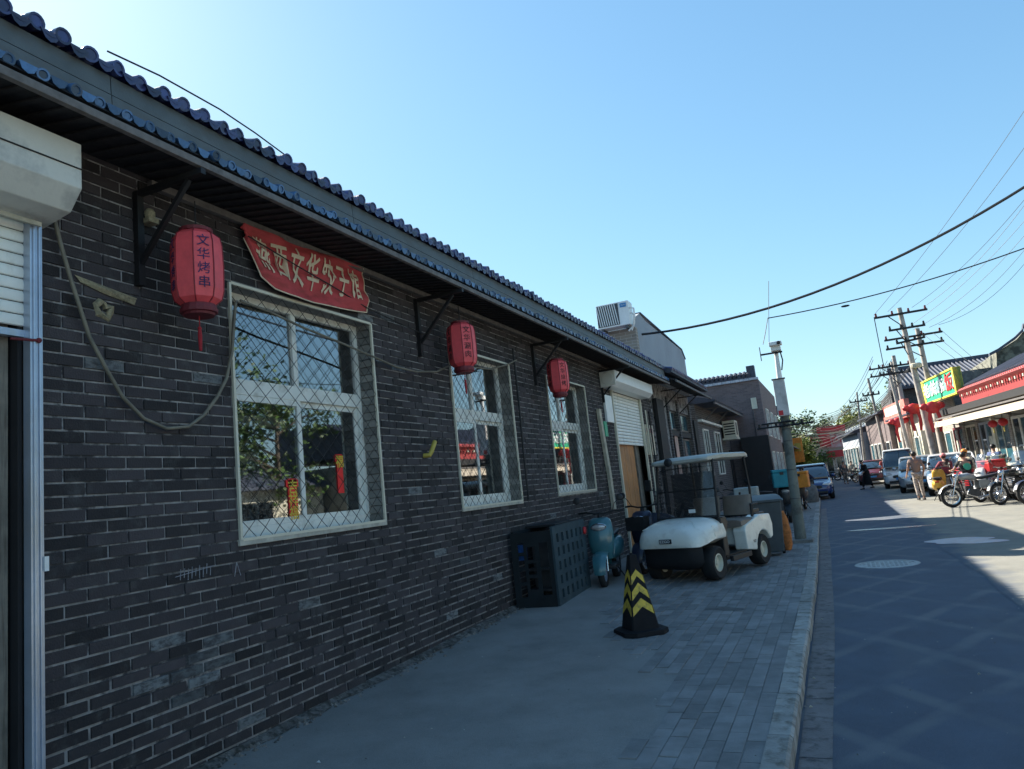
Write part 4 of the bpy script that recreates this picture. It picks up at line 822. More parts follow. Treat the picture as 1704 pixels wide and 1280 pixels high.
top(MB().box(-.16, .16, -.2, .2, 0, .035).build('lid_board', M_['dark'], bevel=.005), 'dark flat board lying on top of the slotted crate', 'board').location = (-3.86, 9.95, H)
o = COL.objects['lid_board']; o.scale = (1.4, 2.2, 1)
top(MB().box(-4.0, -3.89, 8.99, 9.03, .72, .92).build('blue_bag', mat('blue_plastic_bag', (.02, .09, .30), .4, var=.4, vs=20)), 'blue plastic scrap hanging in the open side of the crate', 'bag')
top(MB().ball((-3.57, 10.55, .95), (.03, .05, .06), 8).build('red_rag', M_['red'], smooth=60), 'small red rag on the far top corner of the slotted crate', 'rag')
# ------------------------------------------------------------------ traffic cone
cn = root('traffic_cone', (-2.12, 7.72, gz(-2.1, 7.7)), 'square black traffic cone with yellow and black reflective chevrons', 'traffic cone', rad(38))
ym = overlay(mat('yellow_reflective', (.62, .44, .05), .5, var=.2, vs=12), (.20, .15, .05), 14, .5, .7); kk = mat('black_rubber', (.014, .014, .016), .8, spec=.2, bump=.5)
MB().loft([[(x * s, y * s, z) for x, y in ((-1, -.6), (-.6, -1), (.6, -1), (1, -.6), (1, .6), (.6, 1), (-.6, 1), (-1, .6))] for s, z in ((.245, 0), (.25, .015), (.245, .05), (.20, .058))]).build('base', kk, cn)
def cs(z): return .155 - (.155 - .038) * (z - .05) / .76
def csec(z): s = cs(z); return [(x * s, y * s, z) for x, y in ((-1, -.9), (-.9, -1), (.9, -1), (1, -.9), (1, .9), (.9, 1), (-.9, 1), (-1, .9))]
MB().loft([csec(z) for z in (.05, .12, .3, .5, .7, .80, .81)]).build('body', kk, cn)
for zf, zt_ in ((.19, .66),):
    for si in range(4):
        R_ = Matrix.Rotation(math.pi / 2 * si, 4, 'Z')
        for sg in (-1, 1):
            for k in range(3):
                zc = .20 + k * .155; y_ = MB()
                def P(u, z): z = min(max(z, zf), zt_); s = cs(z); return R_ @ Vector((u * s * .9, -s - .0025, z))
                q = [P(0, zc + .085), P(sg, zc), P(sg, zc + .085), P(0, zc + .17)]
                y_.add(q, [(0, 1, 2, 3)]); o_ = y_.build('yellow_band', ym, cn); o_.modifiers.new('t', 'SOLIDIFY').thickness = .0015
MB().lathe([(.0, .83), (.018, .83), (.024, .80), (.02, .78)], n=10).build('top_ring', kk, cn)
# ------------------------------------------------------------------ leaning concrete pole with camera and cabinet
pc = root('camera_pole', (-.86, 16.3, 0), 'leaning concrete street pole with a white cabinet and camera on top', 'pole')
def pl(z, dx=0, dy=0): return (dx + .028 * z, dy, z)
MB().tube([pl(-.1), pl(.6), pl(2.6), pl(3.4)], [.118, .105, .088, .082], 18).build('shaft', overlay(mat('pole_grey_green', (.16, .175, .155), .9, var=.2, vs=3, bump=.4), (.07, .07, .06), 4, .5, .7), pc, smooth=60)
MB().tube([pl(3.35), pl(3.9), pl(4.0)], [.06, .045, .045], 12).build('upper_tube', M_['white'], pc, smooth=60)
MB().box(-.04, .19, -.20, -.095, 2.62, 3.40).build('cabinet', mat('cabinet_grey', (.50, .48, .47), .5), pc, bevel=.012)
MB().box(-.02, .07, -.208, -.201, 2.64, 2.74).build('red_label', M_['red'], pc)
MB().box(-.06, .21, -.22, -.08, 3.40, 3.42).build('cabinet_roof', M_['steel'], pc)
for z, x0, x1 in ((2.42, -.5, .62), (2.50, -.4, .3), (3.98, -.20, .24)): MB().tube([(x0, -.13, z), (x1, -.13, z)], .02, 8).build('crossbar', M_['black_iron'], pc)
for k in range(6): MB().lathe([(.012, 0), (.03, .01), (.03, .03), (.014, .04), (.024, .05), (.024, .07), (.0, .08)], (-.45 + k * .17, -.13, 2.44), n=10).build('insulator', M_['black_plastic'], pc, smooth=50)
MB().box(.02, .22, -.16, .08, 4.02, 4.12).tube([(.11, -.02, 3.95), (.11, -.02, 4.05)], .05, 10).build('camera_mount', M_['white'], pc, bevel=.01, kind='stuff')
MB().box(.0, .26, -.28, -.08, 4.12, 4.20).build('camera_housing', M_['white'], pc, bevel=.015)
MB().lathe([(.0, .03), (.035, .02), (.04, .0)], (.20, -.28, 4.16), (0, -1, 0), 14).build('lens', M_['black_plastic'], pc)
MB().tube([(-.20, -.13, 3.85), (-.20, -.13, 4.15)], .01, 6).build('antenna', M_['steel'], pc); MB().tube([(.20, -.1, 3.98), (.22, -.1, 3.8), (.17, -.05, 3.6)], .014, 6).build('cable_tail', M_['cable'], pc)
m = MB()
for z in (.9, 1.5, 2.1, 2.35): m.lathe([(.10, -.01), (.122 - .012 * z, -.008), (.122 - .012 * z, .008), (.10, .01)], pl(z), n=18)
m.build('strap', M_['steel'], pc, kind='stuff')
MB().box(-1.45, -.62, 16.0, 16.5, .0, .07).build('pole_footing', M_['concrete']); top(COL.objects['pole_footing'], 'broken concrete footing around the base of the leaning pole', 'footing')
# ------------------------------------------------------------------ clutter behind the golf cart
r = root('wheelie_bin', (-1.28, 14.2, 0), 'dark grey wheeled rubbish bin standing behind the golf cart', 'bin', rad(10))
gb = mat('bin_plastic', (.050, .065, .075), .5, var=.2)
MB().loft([[(x * s, y * s2, z) for x, y in ((-1, -1), (1, -1), (1, 1), (-1, 1))] for s, s2, z in ((.21, .22, .08), (.27, .29, .98))]).build('body', gb, r, bevel=.02)
MB().loft([sup(.285, .02, 0, -.33, 1.0, 14, 5), sup(.29, .05, 0, -.1, 1.03, 14, 5), sup(.29, .05, 0, .3, 1.05, 14, 5)]).build('lid', gb, r, smooth=50)
for s in (-1, 1): wheel(r, (s * .24, .22, .1), .1, .05, .05, M_['steel'])
MB().tube([(-.22, .33, 1.0), (.22, .33, 1.0)], .015, 6).build('handle', gb, r)
r = root('trash_bags', (-1.05, 14.9, 0), 'orange and brown bundle leaning beside the wheeled bin', 'bundle'); 
MB().loft([[(.10 * w * math.cos(a), .08 * w * math.sin(a), z) for a in [2 * math.pi * k / 10 for k in range(10)]] for w, z in ((.7, 0), (1.1, .1), (1.2, .35), (.9, .6), (.4, .75))]).build('roll', mat('orange_brown_cloth', (.45, .15, .04), .8, var=.5, vs=14), r, smooth=60)
def trike(loc, rz, label, m_, load):
    r = root('cargo_tricycle', loc, label, 'tricycle', rz)
    wheel(r, (0, -1.0, .3), .3, .05, .26, M_['chrome'], 20)
    for s in (-1, 1): wheel(r, (s * .42, .75, .28), .28, .06, .23, M_['steel'], 16)
    for s in (-1, 1): MB().tube([(s * .04, -1.0, .3), (s * .04, -.9, .7)], .014, 6).build('fork_leg', M_['steel'], r)
    MB().tube([(0, -.9, .7), (0, -.86, 1.02)], .02, 6).tube([(-.3, -.72, 1.02), (-.1, -.86, 1.05), (.1, -.86, 1.05), (.3, -.72, 1.02)], .013, 6).tube([(0, -.9, .75), (0, -.35, .35), (0, .2, .35)], .025, 6).tube([(0, -.35, .35), (0, -.25, .8)], .02, 6).build('frame', m_, r)
    MB().loft([sup(.05, .02, 0, -.42, .84, 10, 3), sup(.11, .03, 0, -.15, .85, 10, 3)]).build('saddle', M_['black_plastic'], r, smooth=50)
    MB().box(-.5, .5, .1, 1.35, .42, .46).box(-.5, -.47, .1, 1.35, .46, .78).box(.47, .5, .1, 1.35, .46, .78).box(-.47, .47, .1, .13, .46, .78).box(-.47, .47, 1.32, 1.35, .46, .78).build('cargo_bed', m_, r)
    return r
trike((-1.75, 18.8, 0), rad(4), 'dark cargo tricycle on the sidewalk beyond the leaning pole', M_['steel'], 0)
rr_ = random.Random(4)
for k, (x, y, z, s, c, lab) in enumerate([(-1.62, 19.2, .47, (.5, .5, .34), (.30, .10, .03), 'brown crate on the cargo tricycle bed, beyond the leaning pole'), (-1.95, 19.6, .47, (.3, .4, .42), (.08, .06, .03), 'small dark crate at the left of the tricycle bed'), (-1.55, 18.55, .0, (.5, .4, .3), (.12, .05, .02), 'dark brown box standing on the ground beside the tricycle')]):
    o = cargo_box('wooden_box', (x, y, z), rr_.uniform(-.2, .2), s, mat('box_colour', c, .8, var=.4), lab)
motorbike('delivery_scooter', (-1.42, 22.4, 0), rad(8), 'delivery scooter with a teal insulated box, partly behind the leaning pole', M_['black_plastic'], 'scooter')
cargo_box('delivery_box', (-1.40, 21.9, 1.0), rad(8), (.5, .5, .5), mat('teal_delivery_box', (.02, .24, .30), .6, var=.15), 'teal insulated delivery box left of the leaning pole', None)
motorbike('delivery_scooter', (-1.18, 27.2, 0), rad(-5), 'delivery scooter with a yellow-orange box right of the leaning pole', M_['black_plastic'], 'scooter')
cargo_box('delivery_box', (-1.12, 26.6, .80), rad(-5), (.55, .5, .55), M_['orange'], 'yellow-orange insulated delivery box beside the man carrying a bag', None)
motorbike('parked_moped', (-2.2, 17.0, 0), rad(15), 'dark moped squeezed behind the golf cart near the wall', navy, 'moto')
motorbike('parked_moped', (-2.5, 21.0, 0), rad(-10), 'second dark moped further back along the shaded wall', M_['steel'], 'scooter')
m = MB(); m.box(-3.2, -2.3, 15.55, 15.6, .1, 1.65)
top(m.build('display_board', M_['dark'], bevel=.01), 'dark upright board behind the golf cart seats', 'board')
r = root('crate_stack', (-1.7, 15.6, 0), 'two pale plastic boxes stacked behind the golf cart', 'box'); MB().box(-.22, .22, -.2, .2, 0, .78).build('lower_box', mat('mauve_box', (.25, .22, .23), .7), r, bevel=.02); MB().box(-.24, .22, -.2, .2, .80, 1.24).build('upper_box', mat('grey_box', (.30, .33, .32), .7), r, bevel=.02)
# ------------------------------------------------------------------ further buildings on the left
def bld_root(name, loc, label): return root(name, loc, label, 'building')
def W_(r, name, m, m_, **k): return m.build(name, m_, r, world=True, **k)
def wnd(r, x, y0, y1, z0, z1, bars=2, fm=None, gm=None, axis=0, name='window'):
    """window in a wall facing +x/-x (axis 0) or facing -y (axis 1); the frame is proud of the wall face x"""
    t = .05; m = MB()
    def B(a0, a1, b0, b1, d0, d1):
        m.box(x + d0, x + d1, a0, a1, b0, b1) if axis == 0 else m.box(a0, a1, x + d0, x + d1, b0, b1)
    B(y0, y0 + t, z0, z1, -.04, .04); B(y1 - t, y1, z0, z1, -.04, .04); B(y0 + t, y1 - t, z0, z0 + t, -.04, .04); B(y0 + t, y1 - t, z1 - t, z1, -.04, .04)
    for k in range(1, bars):
        yy = y0 + (y1 - y0) * k / bars; B(yy - .02, yy + .02, z0 + t, z1 - t, -.03, .03)
    w = m.build(name, fm or M_['white_paint'], r, world=True)
    q = MB(); q.box(x - .01, x + .01, y0 + t, y1 - t, z0 + t, z1 - t) if axis == 0 else q.box(y0 + t, y1 - t, x - .01, x + .01, z0 + t, z1 - t)
    q.build('pane', gm or M_['darkglass'], w, world=True); return w
M_['darkglass'] = mat('dark_glazing', (.02, .026, .03), .06, var=.2, bump=0, spec=.8)
M_['teal_glass'] = mat('teal_glazing', (.03, .10, .13), .12, var=.3, bump=0, spec=.8)
# second storey with the roof air conditioner
b = bld_root('upper_storey', (-5, 17, 4.3), 'pale blue-grey rendered upper storey rising behind the tiled eave')
W_(b, 'side_wall', MB().prism([(-9, 4.3), (-3.86, 4.3), (-3.86, 5.29), (-9, 5.29)], 1, 17.0, 17.2), M_['brick_pale'])
W_(b, 'street_wall', MB().prism([(17.2, 4.2), (24.35, 4.2), (24.35, 5.45), (23.9, 5.72), (18.9, 5.80), (18.3, 5.9), (17.2, 5.5)], 0, -4.12, -4.0), M_['plaster'])
W_(b, 'far_wall', MB().box(-9, -4.12, 24.2, 24.35, 4.2, 5.3), M_['plaster']); W_(b, 'roof', MB().box(-9, -4.12, 17.2, 24.2, 5.2, 5.3), M_['tile_grey'])
W_(b, 'coping', MB().beam((-4.06, 18.3, 5.915), (-4.06, 23.9, 5.735), .18, .03).beam((-4.06, 23.9, 5.735), (-4.06, 24.38, 5.465), .18, .03), M_['tile_grey'], kind='stuff')
# roof AC
a = root('air_conditioner', (-4.27, 16.75, 5.26), 'white rooftop air conditioner outdoor unit with slanted grille and blue label', 'air conditioner')
MB().box(-.40, .40, -.15, .25, .03, .62).build('casing', M_['white'], a, bevel=.012)
m = MB()
for k in range(9): m.beam((-.38 + k * .055, -.165, .58), (-.38 + k * .055 + .06, -.165, .08), .022, .02)
m.build('grille_slat', M_['white'], a, kind='stuff'); MB().box(-.39, .15, -.158, -.151, .07, .59).build('grille_backing', M_['steel'], a)
MB().box(.20, .35, -.162, -.151, .47, .57).build('label', M_['blue_label'], a); lettering('AUX', .05, M_['white'], a, frameM(Vector((.275, -.166, .52)), (1, 0, 0), (0, 0, 1)), .0005, name='label_lettering')
m = MB(); m.tube([(.40, -.05, .45), (.50, -.05, .42), (.50, -.05, .2), (.42, 0, .0), (.3, 0, -.1)], .022, 8).tube([(.40, .05, .35), (.46, .05, .3), (.46, .05, .1), (.38, 0, -.1)], .018, 8); m.build('refrigerant_pipe', M_['white'], a, kind='stuff')
for x in (-.3, .3): MB().box(x - .03, x + .03, -.14, .24, -.04, .04).build('foot', M_['steel'], a)
# brick pier and storefront 18.4-24.4
s = bld_root('teal_storefront', (WX, 22, 0), 'shaded storefront with teal glass doors and a dark canopy beyond the far shutter')
for k, (y0, y1, mm_) in enumerate(((20.62, 20.8, 'brick2'), (22.1, 22.3, 'brick2'), (24.1, 24.4, 'brick2'))): W_(s, 'pier', MB().box(-4.3, -4.06, y0, y1, 0, 3.9), M_[mm_])
for k in range(3): wnd(s, -4.2, 20.85 + k * 1.09, 20.85 + k * 1.09 + 1.02, .1, 2.75, 1, M_['steel'], M_['teal_glass'], name='glass_door')
W_(s, 'transom', MB().box(-4.25, -4.1, 20.8, 24.1, 2.78, 2.95), M_['dark']); wnd(s, -4.2, 20.85, 24.05, 2.98, 3.55, 3, M_['steel'], M_['teal_glass'])
W_(s, 'poster', MB().box(-4.14, -4.13, 21.4, 21.85, .9, 2.9), mat('pink_white_poster', (.50, .33, .28), .6, var=.5, vs=3)); W_(s, 'poster', MB().box(-4.14, -4.13, 21.0, 21.3, 2.98, 3.5), mat('aqua_white_poster', (.35, .52, .55), .6, var=.5, vs=4))
W_(s, 'opening_shade_panel', MB().box(-4.08, -3.98, 18.85, 19.7, 0, 3.7), M_['dark']); W_(s, 'opening_shade_panel', MB().box(-4.08, -4.0, 24.4, 25.0, 0, 3.4), M_['dark'])  # near-black boxes paint the shade of openings beside the teal glass
# canopy 2
c2 = W_(s, 'canopy', MB().prism([(-4.1, 4.30), (-3.35, 4.04), (-3.35, 4.08), (-4.1, 4.38)], 1, 18.5, 24.4), M_['dark'])
W_(s, 'canopy_tile_edge', MB().prism([(-3.95, 4.42), (-3.5, 4.25), (-3.42, 4.27), (-3.42, 4.36), (-3.6, 4.42)], 1, 18.5, 24.4), M_['tile_grey'])
m = MB(); y = 18.6
while y < 24.3: m.tube([(-3.40, y, 4.36), (-3.9, y, 4.48)], .05, 8); y += .19
W_(s, 'canopy_tile', m, M_['tile'], kind='stuff')
for y in (19.9, 22.3): W_(s, 'canopy_bracket', MB().beam((-4.05, y, 3.5), (-3.45, y, 4.0), .03, .03).beam((-4.05, y, 3.98), (-3.4, y, 3.98), .03, .03), M_['black_iron'])
W_(s, 'canopy_edge', MB().box(-3.36, -3.32, 18.5, 24.4, 4.0, 4.05), M_['fascia'])
# low brick row 25.3 - 34
s = bld_root('low_brick_row', (WX, 30, 0), 'low shaded brick house with tiled eave and a window air conditioner beyond the storefront')
W_(s, 'wall', MB().box(-9, -4.1, 25.4, 34.0, -.1, 4.05), M_['brick2'])
W_(s, 'roof', MB().prism([(-3.4, 4.02), (-3.35, 4.08), (-6.5, 4.9), (-9.2, 4.1), (-9.2, 4.0)], 1, 25.4, 34.0), M_['tile_grey'])
W_(s, 'fascia_board', MB().box(-3.42, -3.36, 25.4, 34.0, 3.93, 4.0), M_['fascia'])
for y in (26.6, 29.4, 32): W_(s, 'eave_bracket', MB().beam((-4.08, y, 3.4), (-3.5, y, 3.9), .03, .03).beam((-4.08, y, 3.9), (-3.4, y, 3.9), .03, .03), M_['fascia'])
wnd(s, -4.08, 26.5, 27.6, 1.5, 3.2); wnd(s, -4.08, 29.2, 30.6, 1.5, 3.2, 2)
W_(s, 'lintel', MB().box(-4.1, -3.95, 25.8, 31, 3.42, 3.5), M_['white_paint']); W_(s, 'door', MB().box(-4.1, -4.05, 33.0, 33.8, 0, 2.5), M_['dark'])
a = root('air_conditioner', (-3.72, 31.9, 2.98), 'cream air conditioner unit on the wall of the low shaded brick house', 'air conditioner'); MB().box(-.3, .22, -.45, .45, 0, .72).build('casing', M_['cream'], a, bevel=.02)
for k in range(5): MB().box(-.25, .18, -.462, -.452, .12 + k * .11, .17 + k * .11).build('vent_slot', M_['dark'], a)
MB().box(.222, .232, -.35, .1, .1, .62).build('fan_grille', M_['steel'], a); MB().box(-.36, .24, -.5, .5, -.08, 0).build('shelf', M_['cream'], a)
# purple-grey brick gable with stepped tile ridge
s = bld_root('tall_brick_house', (-4, 34.2, 0), 'two-storey purple-grey brick house end with stepped tiled parapet')
W_(s, 'wall', MB().box(-8.5, -2.50, 34.15, 44, -.1, 5.55), M_['brick_red'])
W_(s, 'lower_wall', MB().box(-3.6, -2.42, 33.6, 34.15, -.1, 3.0), M_['dark'])
x = -8.5; k = 0
while x < -2.5:
    z = 5.60 + .0; W_(s, 'coping_stone', MB().box(x, x + .19, 34.05, 34.4, 5.555, 5.66), mat('parapet_white', (.42, .44, .50), .7) if k == 0 else bpy.data.materials['parapet_white'], ); x += .2; k += 1
x = -8.5
while x < -2.7: W_(s, 'ridge_tile', MB().tube([(x, 34.0, 5.80), (x, 34.6, 5.98)], .085, 8).box(x - .09, x + .1, 34.05, 34.3, 5.67, 5.74), M_['tile_grey']); x += .2
W_(s, 'parapet', MB().box(-8.5, -2.7, 34.5, 34.8, 5.67, 6.0), M_['tile_grey']); W_(s, 'chimney', MB().box(-2.95, -2.60, 34.1, 34.5, 5.67, 6.22), M_['tile_grey'])
wnd(s, 34.13, -2.95, -2.72, 4.25, 4.75, 1, M_['cream'], M_['cream'], axis=1, name='meter_box'); W_(s, 'drain_pipe', MB().tube([(-2.95, 34.08, 0), (-2.92, 34.08, 4.2)], .03, 6), M_['steel'])
for z in (1.2, 3.2):
    for y in (35.5, 38.2, 41): wnd(s, -2.48, y, y + 1.2, z - .2, z + 1.1)
# a run of shops beyond
for k, (y0, y1, x, h, cm_, lab) in enumerate(((44.2, 50, -2.9, 4.9, 'plaster', 'narrow pale blue house end beyond the tall brick house'), (50.2, 58, -3.0, 4.2, 'brick2', 'dark shaded shop with many windows further down the left side'), (58.2, 66, -3.3, 3.8, 'concrete', 'low grey shop at the far left of the street'), (66.2, 76, -3.9, 3.6, 'brick_red', 'last low reddish shop on the left before the trees'))):
    s = bld_root('street_shop', ((x - 2), y0, 0), lab)
    W_(s, 'wall', MB().box(x - 5, x, y0, y1, -.1, h), M_[cm_]); W_(s, 'roof', MB().prism([(x + .5, h + .0), (x + .5, h + .1), (x - 2.5, h + .8), (x - 5.2, h + .1), (x - 5.2, h)], 1, y0 - .1, y1 + .05), M_['tile_grey'])
    n = int((y1 - y0) / 1.6)
    for q in range(n): wnd(s, x + .03, y0 + .3 + q * 1.6, y0 + 1.5 + q * 1.6, .4, 2.5, 2)
    W_(s, 'awning', MB().prism([(x, 3.0), (x + .9, 2.65), (x + .9, 2.7), (x, 3.08)], 1, y0 + .2, y1 - .2), M_['fascia'])
    W_(s, 'shop_sign', MB().box(x + .02, x + .12, y0 + .4, y1 - .4, 3.05, 3.5), mat('left_sign_%s' % 'abcd'[k], [(.3, .32, .34), (.10, .11, .14), (.38, .16, .10), (.5, .12, .06)][k], .6))
r = root('orange_lantern_sign', (-2.2, 57, 2.6), 'small orange hanging shop sign behind the leaning pole', 'sign'); MB().box(-.35, .35, -.1, .1, -.9, .9).build('board', M_['orange'], r, bevel=.03); MB().box(-.22, .22, -.12, -.1, -.1, .5).build('panel', M_['yellow'], r); MB().tube([(0, 0, .9), (-.8, 0, 1.0)], .03, 6).build('arm', M_['black_iron'], r)
# ------------------------------------------------------------------ right side of the street
T = Vector((-.11, .994, 0)); N_ = Vector((-.994, -.11, 0)); R0 = Vector((6.2, 26, 0))
class RB(MB):
    """street frame: s = distance along the right facade, d = distance out towards the road, z up"""
    def rb(m, s0, s1, d0, d1, z0, z1, mi=0):
        Mx = Matrix((T, N_, Vector((0, 0, 1)))).transposed().to_4x4(); Mx.translation = R0; return m.box(s0, s1, d0, d1, z0, z1, mi, Mx)
    def rp(m, poly, s0, s1, mi=0):
        n = len(poly); k = [R0 + T * s_ + N_ * p[0] + Vector((0, 0, p[1])) for s_ in (s0, s1) for p in poly]
        return m.add(k, [tuple(range(n))[::-1], tuple(range(n, 2 * n))] + [(i, (i + 1) % n, n + (i + 1) % n, n + i) for i in range(n)], mi)
    def rt(m, pts, r, n=8): return m.tube([R0 + T * p[0] + N_ * p[1] + Vector((0, 0, p[2])) for p in pts], r, n)
def RP(s_, d, z=0): return R0 + T * s_ + N_ * d + Vector((0, 0, z))
D0 = -.75
rs = root('red_eaved_shop', (6.5, 28, 0), 'sunlit traditional shop with red painted eave, tan awning and glass doors on the right', 'building')
shopwall = mat('grey_green_shopfront', (.24, .24, .21), .7, var=.3, vs=2); red_eave = overlay(mat('red_painted_timber', (.34, .035, .035), .6, var=.2), (.16, .02, .02), 6, .5, .7)
RB().rb(-4, 12.8, D0 - 4, D0, -.1, 3.3).build('wall', shopwall, rs, world=True)
i = 0
sx_ = -3.8
while sx_ < 12:
    pr = RB(); pr.rb(sx_, sx_ + .28, D0, D0 + .10, -.1, 2.75).build('pillar', M_['brick_pale'] if i % 3 else M_['cream'], rs, world=True)
    if i % 2 == 0:
        for q in range(2):
            a = sx_ + .34 + q * .78; f = RB(); f.rb(a, a + .06, D0, D0 + .07, 0, 2.5).rb(a + .70, a + .76, D0, D0 + .07, 0, 2.5).rb(a + .06, a + .70, D0, D0 + .07, 0, .12).rb(a + .06, a + .70, D0, D0 + .07, 2.4, 2.5)
            fo = f.build('glass_door', [M_['alu'], M_['white_paint'], M_['lantern_dark']][i % 3], rs, world=True); RB().rb(a + .06, a + .70, D0 + .02, D0 + .04, .12, 2.4).build('pane', [M_['teal_glass'], M_['darkglass']][q], fo, world=True)
            if (i + q) % 3 == 0: RB().rb(a + .14, a + .6, D0 + .045, D0 + .05, 1.0, 1.9).build('window_poster', [mat('poster_a', (.5, .5, .42), .6, var=.5, vs=5), M_['blue_label'], mat('poster_b', (.45, .12, .10), .6, var=.5, vs=5)][(i + q) % 3], fo, world=True)
    else:
        f = RB(); a = sx_ + .34; f.rb(a, a + 1.54, D0, D0 + .06, .7, .8).rb(a, a + .06, D0, D0 + .06, .8, 2.4).rb(a + 1.48, a + 1.54, D0, D0 + .06, .8, 2.4).rb(a + .74, a + .80, D0, D0 + .06, .8, 2.4).rb(a, a + 1.54, D0, D0 + .06, 2.4, 2.5)
        fo = f.build('window', M_['cream'], rs, world=True); RB().rb(a + .06, a + 1.48, D0 + .02, D0 + .04, .8, 2.4).build('pane', M_['teal_glass'] if i % 4 == 1 else M_['darkglass'], fo, world=True)
        RB().rb(a, a + 1.54, D0, D0 + .04, -.05, .7).build('stall_riser', M_['concrete'], rs, world=True)
    sx_ += 1.95; i += 1
aw = overlay(mat('tan_awning', (.50, .43, .34), .8, var=.12), (.36, .30, .24), 3, .5, .7)
sx_ = -4
while sx_ < 12.5:
    RB().rp([(D0, 3.02), (.55, 2.78), (.60, 2.55), (.57, 2.55), (.52, 2.75), (D0, 2.98)], sx_, sx_ + 2.18).build('awning', aw, rs, world=True)
    RB().rt([(sx_, .5, 2.76), (sx_, D0, 2.5)], .018, 6).build('awning_arm', M_['steel'], rs, world=True); sx_ += 2.2
RB().rb(-4, 12.7, .52, .60, 2.86, 2.92).build('awning_bar', M_['fascia'], rs, world=True)
RB().rb(-4, 12.8, D0 + .02, D0 + .9, 3.05, 3.30).build('underside_shade', M_['dark'], rs, world=True)  # near-black block puts the shade under the eave into its colour
RB().rb(-4, 8.6, 0, .06, 3.30, 3.60).build('eave_beam', red_eave, rs, world=True)
RB().rp([(0.0, 3.62), (.14, 3.86), (-.2, 4.05), (-2.2, 4.9), (-4.8, 5.0), (-4.8, 3.6)], -4, 8.6).build('roof', M_['tile_grey'], rs, world=True)
rfm = mat('red_eave_tile', (.42, .05, .045), .5, rnd=.35)
sx_ = -3
tmr = MB().lathe([(.0, .03), (.05, .03), (.062, .02), (.066, 0), (.066, -.35)], n=10).mesh('roof_tile', rfm, 40); axq = (N_ + Vector((0, 0, -.35))).to_track_quat('Z', 'Y')
while sx_ < 8.5:
    o = bpy.data.objects.new('roof_tile', tmr); COL.objects.link(o); o.parent = rs; o.location = RP(sx_, .10, 3.86) - Vector(rs.location); o.rotation_mode = 'QUATERNION'; o.rotation_quaternion = axq; sx_ += .2
sx_ = -3
while sx_ < 8.5: RB().rb(sx_, sx_ + .09, .0, .16, 3.60, 3.69).build('rafter_end', red_eave if int(sx_ * 5) % 2 else M_['cream'], rs, world=True); sx_ += .24
RB().rp([(.03, 3.66), (.20, 3.84), (.17, 3.87), (0, 3.70)], -4, 8.6).build('red_eave_board', red_eave, rs, world=True)
RB().rp([(-.12, 4.02), (-.08, 4.06), (-2.2, 4.96), (-2.24, 4.90)], -4, 8.6).build('tile_field', M_['tile_grey'], rs, world=True)
m = RB(); sx_ = -4
while sx_ < 8.5: m.rt([(sx_, -.1, 4.05), (sx_, -2.2, 4.95)], .055, 6); sx_ += .22
m.build('tile_rows', M_['tile_grey'], rs, world=True, kind='stuff')
# big green and yellow sign
sg = root('shop_sign', tuple(RP(11.5, .1, 4.3)), 'big green sign with white characters and yellow border on the right roofs', 'sign')
def sbm(u0, u1, d0, d1, z0, z1): return RB().rb(8.75 + u0 * 6.0, 8.75 + u1 * 6.0, d0, d1, z0, z1)
sbm(0, 1, -.15, .10, 3.80, 4.88).build('board', M_['green_sign'], sg, world=True)
yb = mat('yellow_border', (.68, .55, .06), .5)
for q in ((0, 1, 4.83, 4.90), (0, 1, 3.78, 3.85)): sbm(q[0], q[1], -.17, .14, q[2], q[3]).build('border', yb, sg, world=True)
for q in ((0, .03), (.97, 1)): sbm(q[0], q[1], -.17, .14, 3.85, 4.83).build('border', yb, sg, world=True)
sbm(.05, .95, .10, .115, 4.08, 4.60).build('text_band', mat('sign_mint', (.22, .42, .36), .5, var=.5, vs=5), sg, world=True)
sbm(.86, .95, .115, .125, 3.87, 4.8).build('side_band', yb, sg, world=True)
for k, ch in enumerate('饭东关老'):
    q = RP(8.75 + .9 + k * 1.3, .13, 4.33) - Vector(sg.location); lettering(ch, .72 if k else .8, [M_['red'], M_['white'], M_['white'], M_['white']][k], sg, frameM(q, -T, (0, 0, 1)), .01, sx=1.5, name='character', bold=.01)
# poles that carry the sign, red bows
for k, (s_, d, z, lab) in enumerate(((11.0, .6, 3.45, 'red cloth bow with streamers hanging below the green sign'), (15.0, .5, 3.7, 'red cloth bow and streamers left of the green sign, on a pole'), (19.5, .4, 3.3, 'small red bow further down the poles'))):
    r = root('red_bow', tuple(RP(s_, d, z)), lab, 'decoration'); MB().ball((0, 0, 0), (.32, .12, .28), 10).ball((-.3, 0, .06), (.22, .08, .16), 8).ball((.3, 0, .06), (.22, .08, .16), 8).build('bow', M_['red'], r, smooth=60, kind='stuff')
    for q in (-.1, .12): MB().loft([[(q - .07, 0, 0), (q + .07, 0, 0), (q + .07, .02, 0)], [(q * 1.8 - .08, 0, -.5), (q * 1.8 + .08, 0, -.5), (q * 1.8 + .08, .02, -.5)], [(q * 1.3 - .06, 0, -1.1), (q * 1.3 + .06, 0, -1.1), (q * 1.3 + .06, .02, -1.1)]]).build('streamer', M_['red'], r)
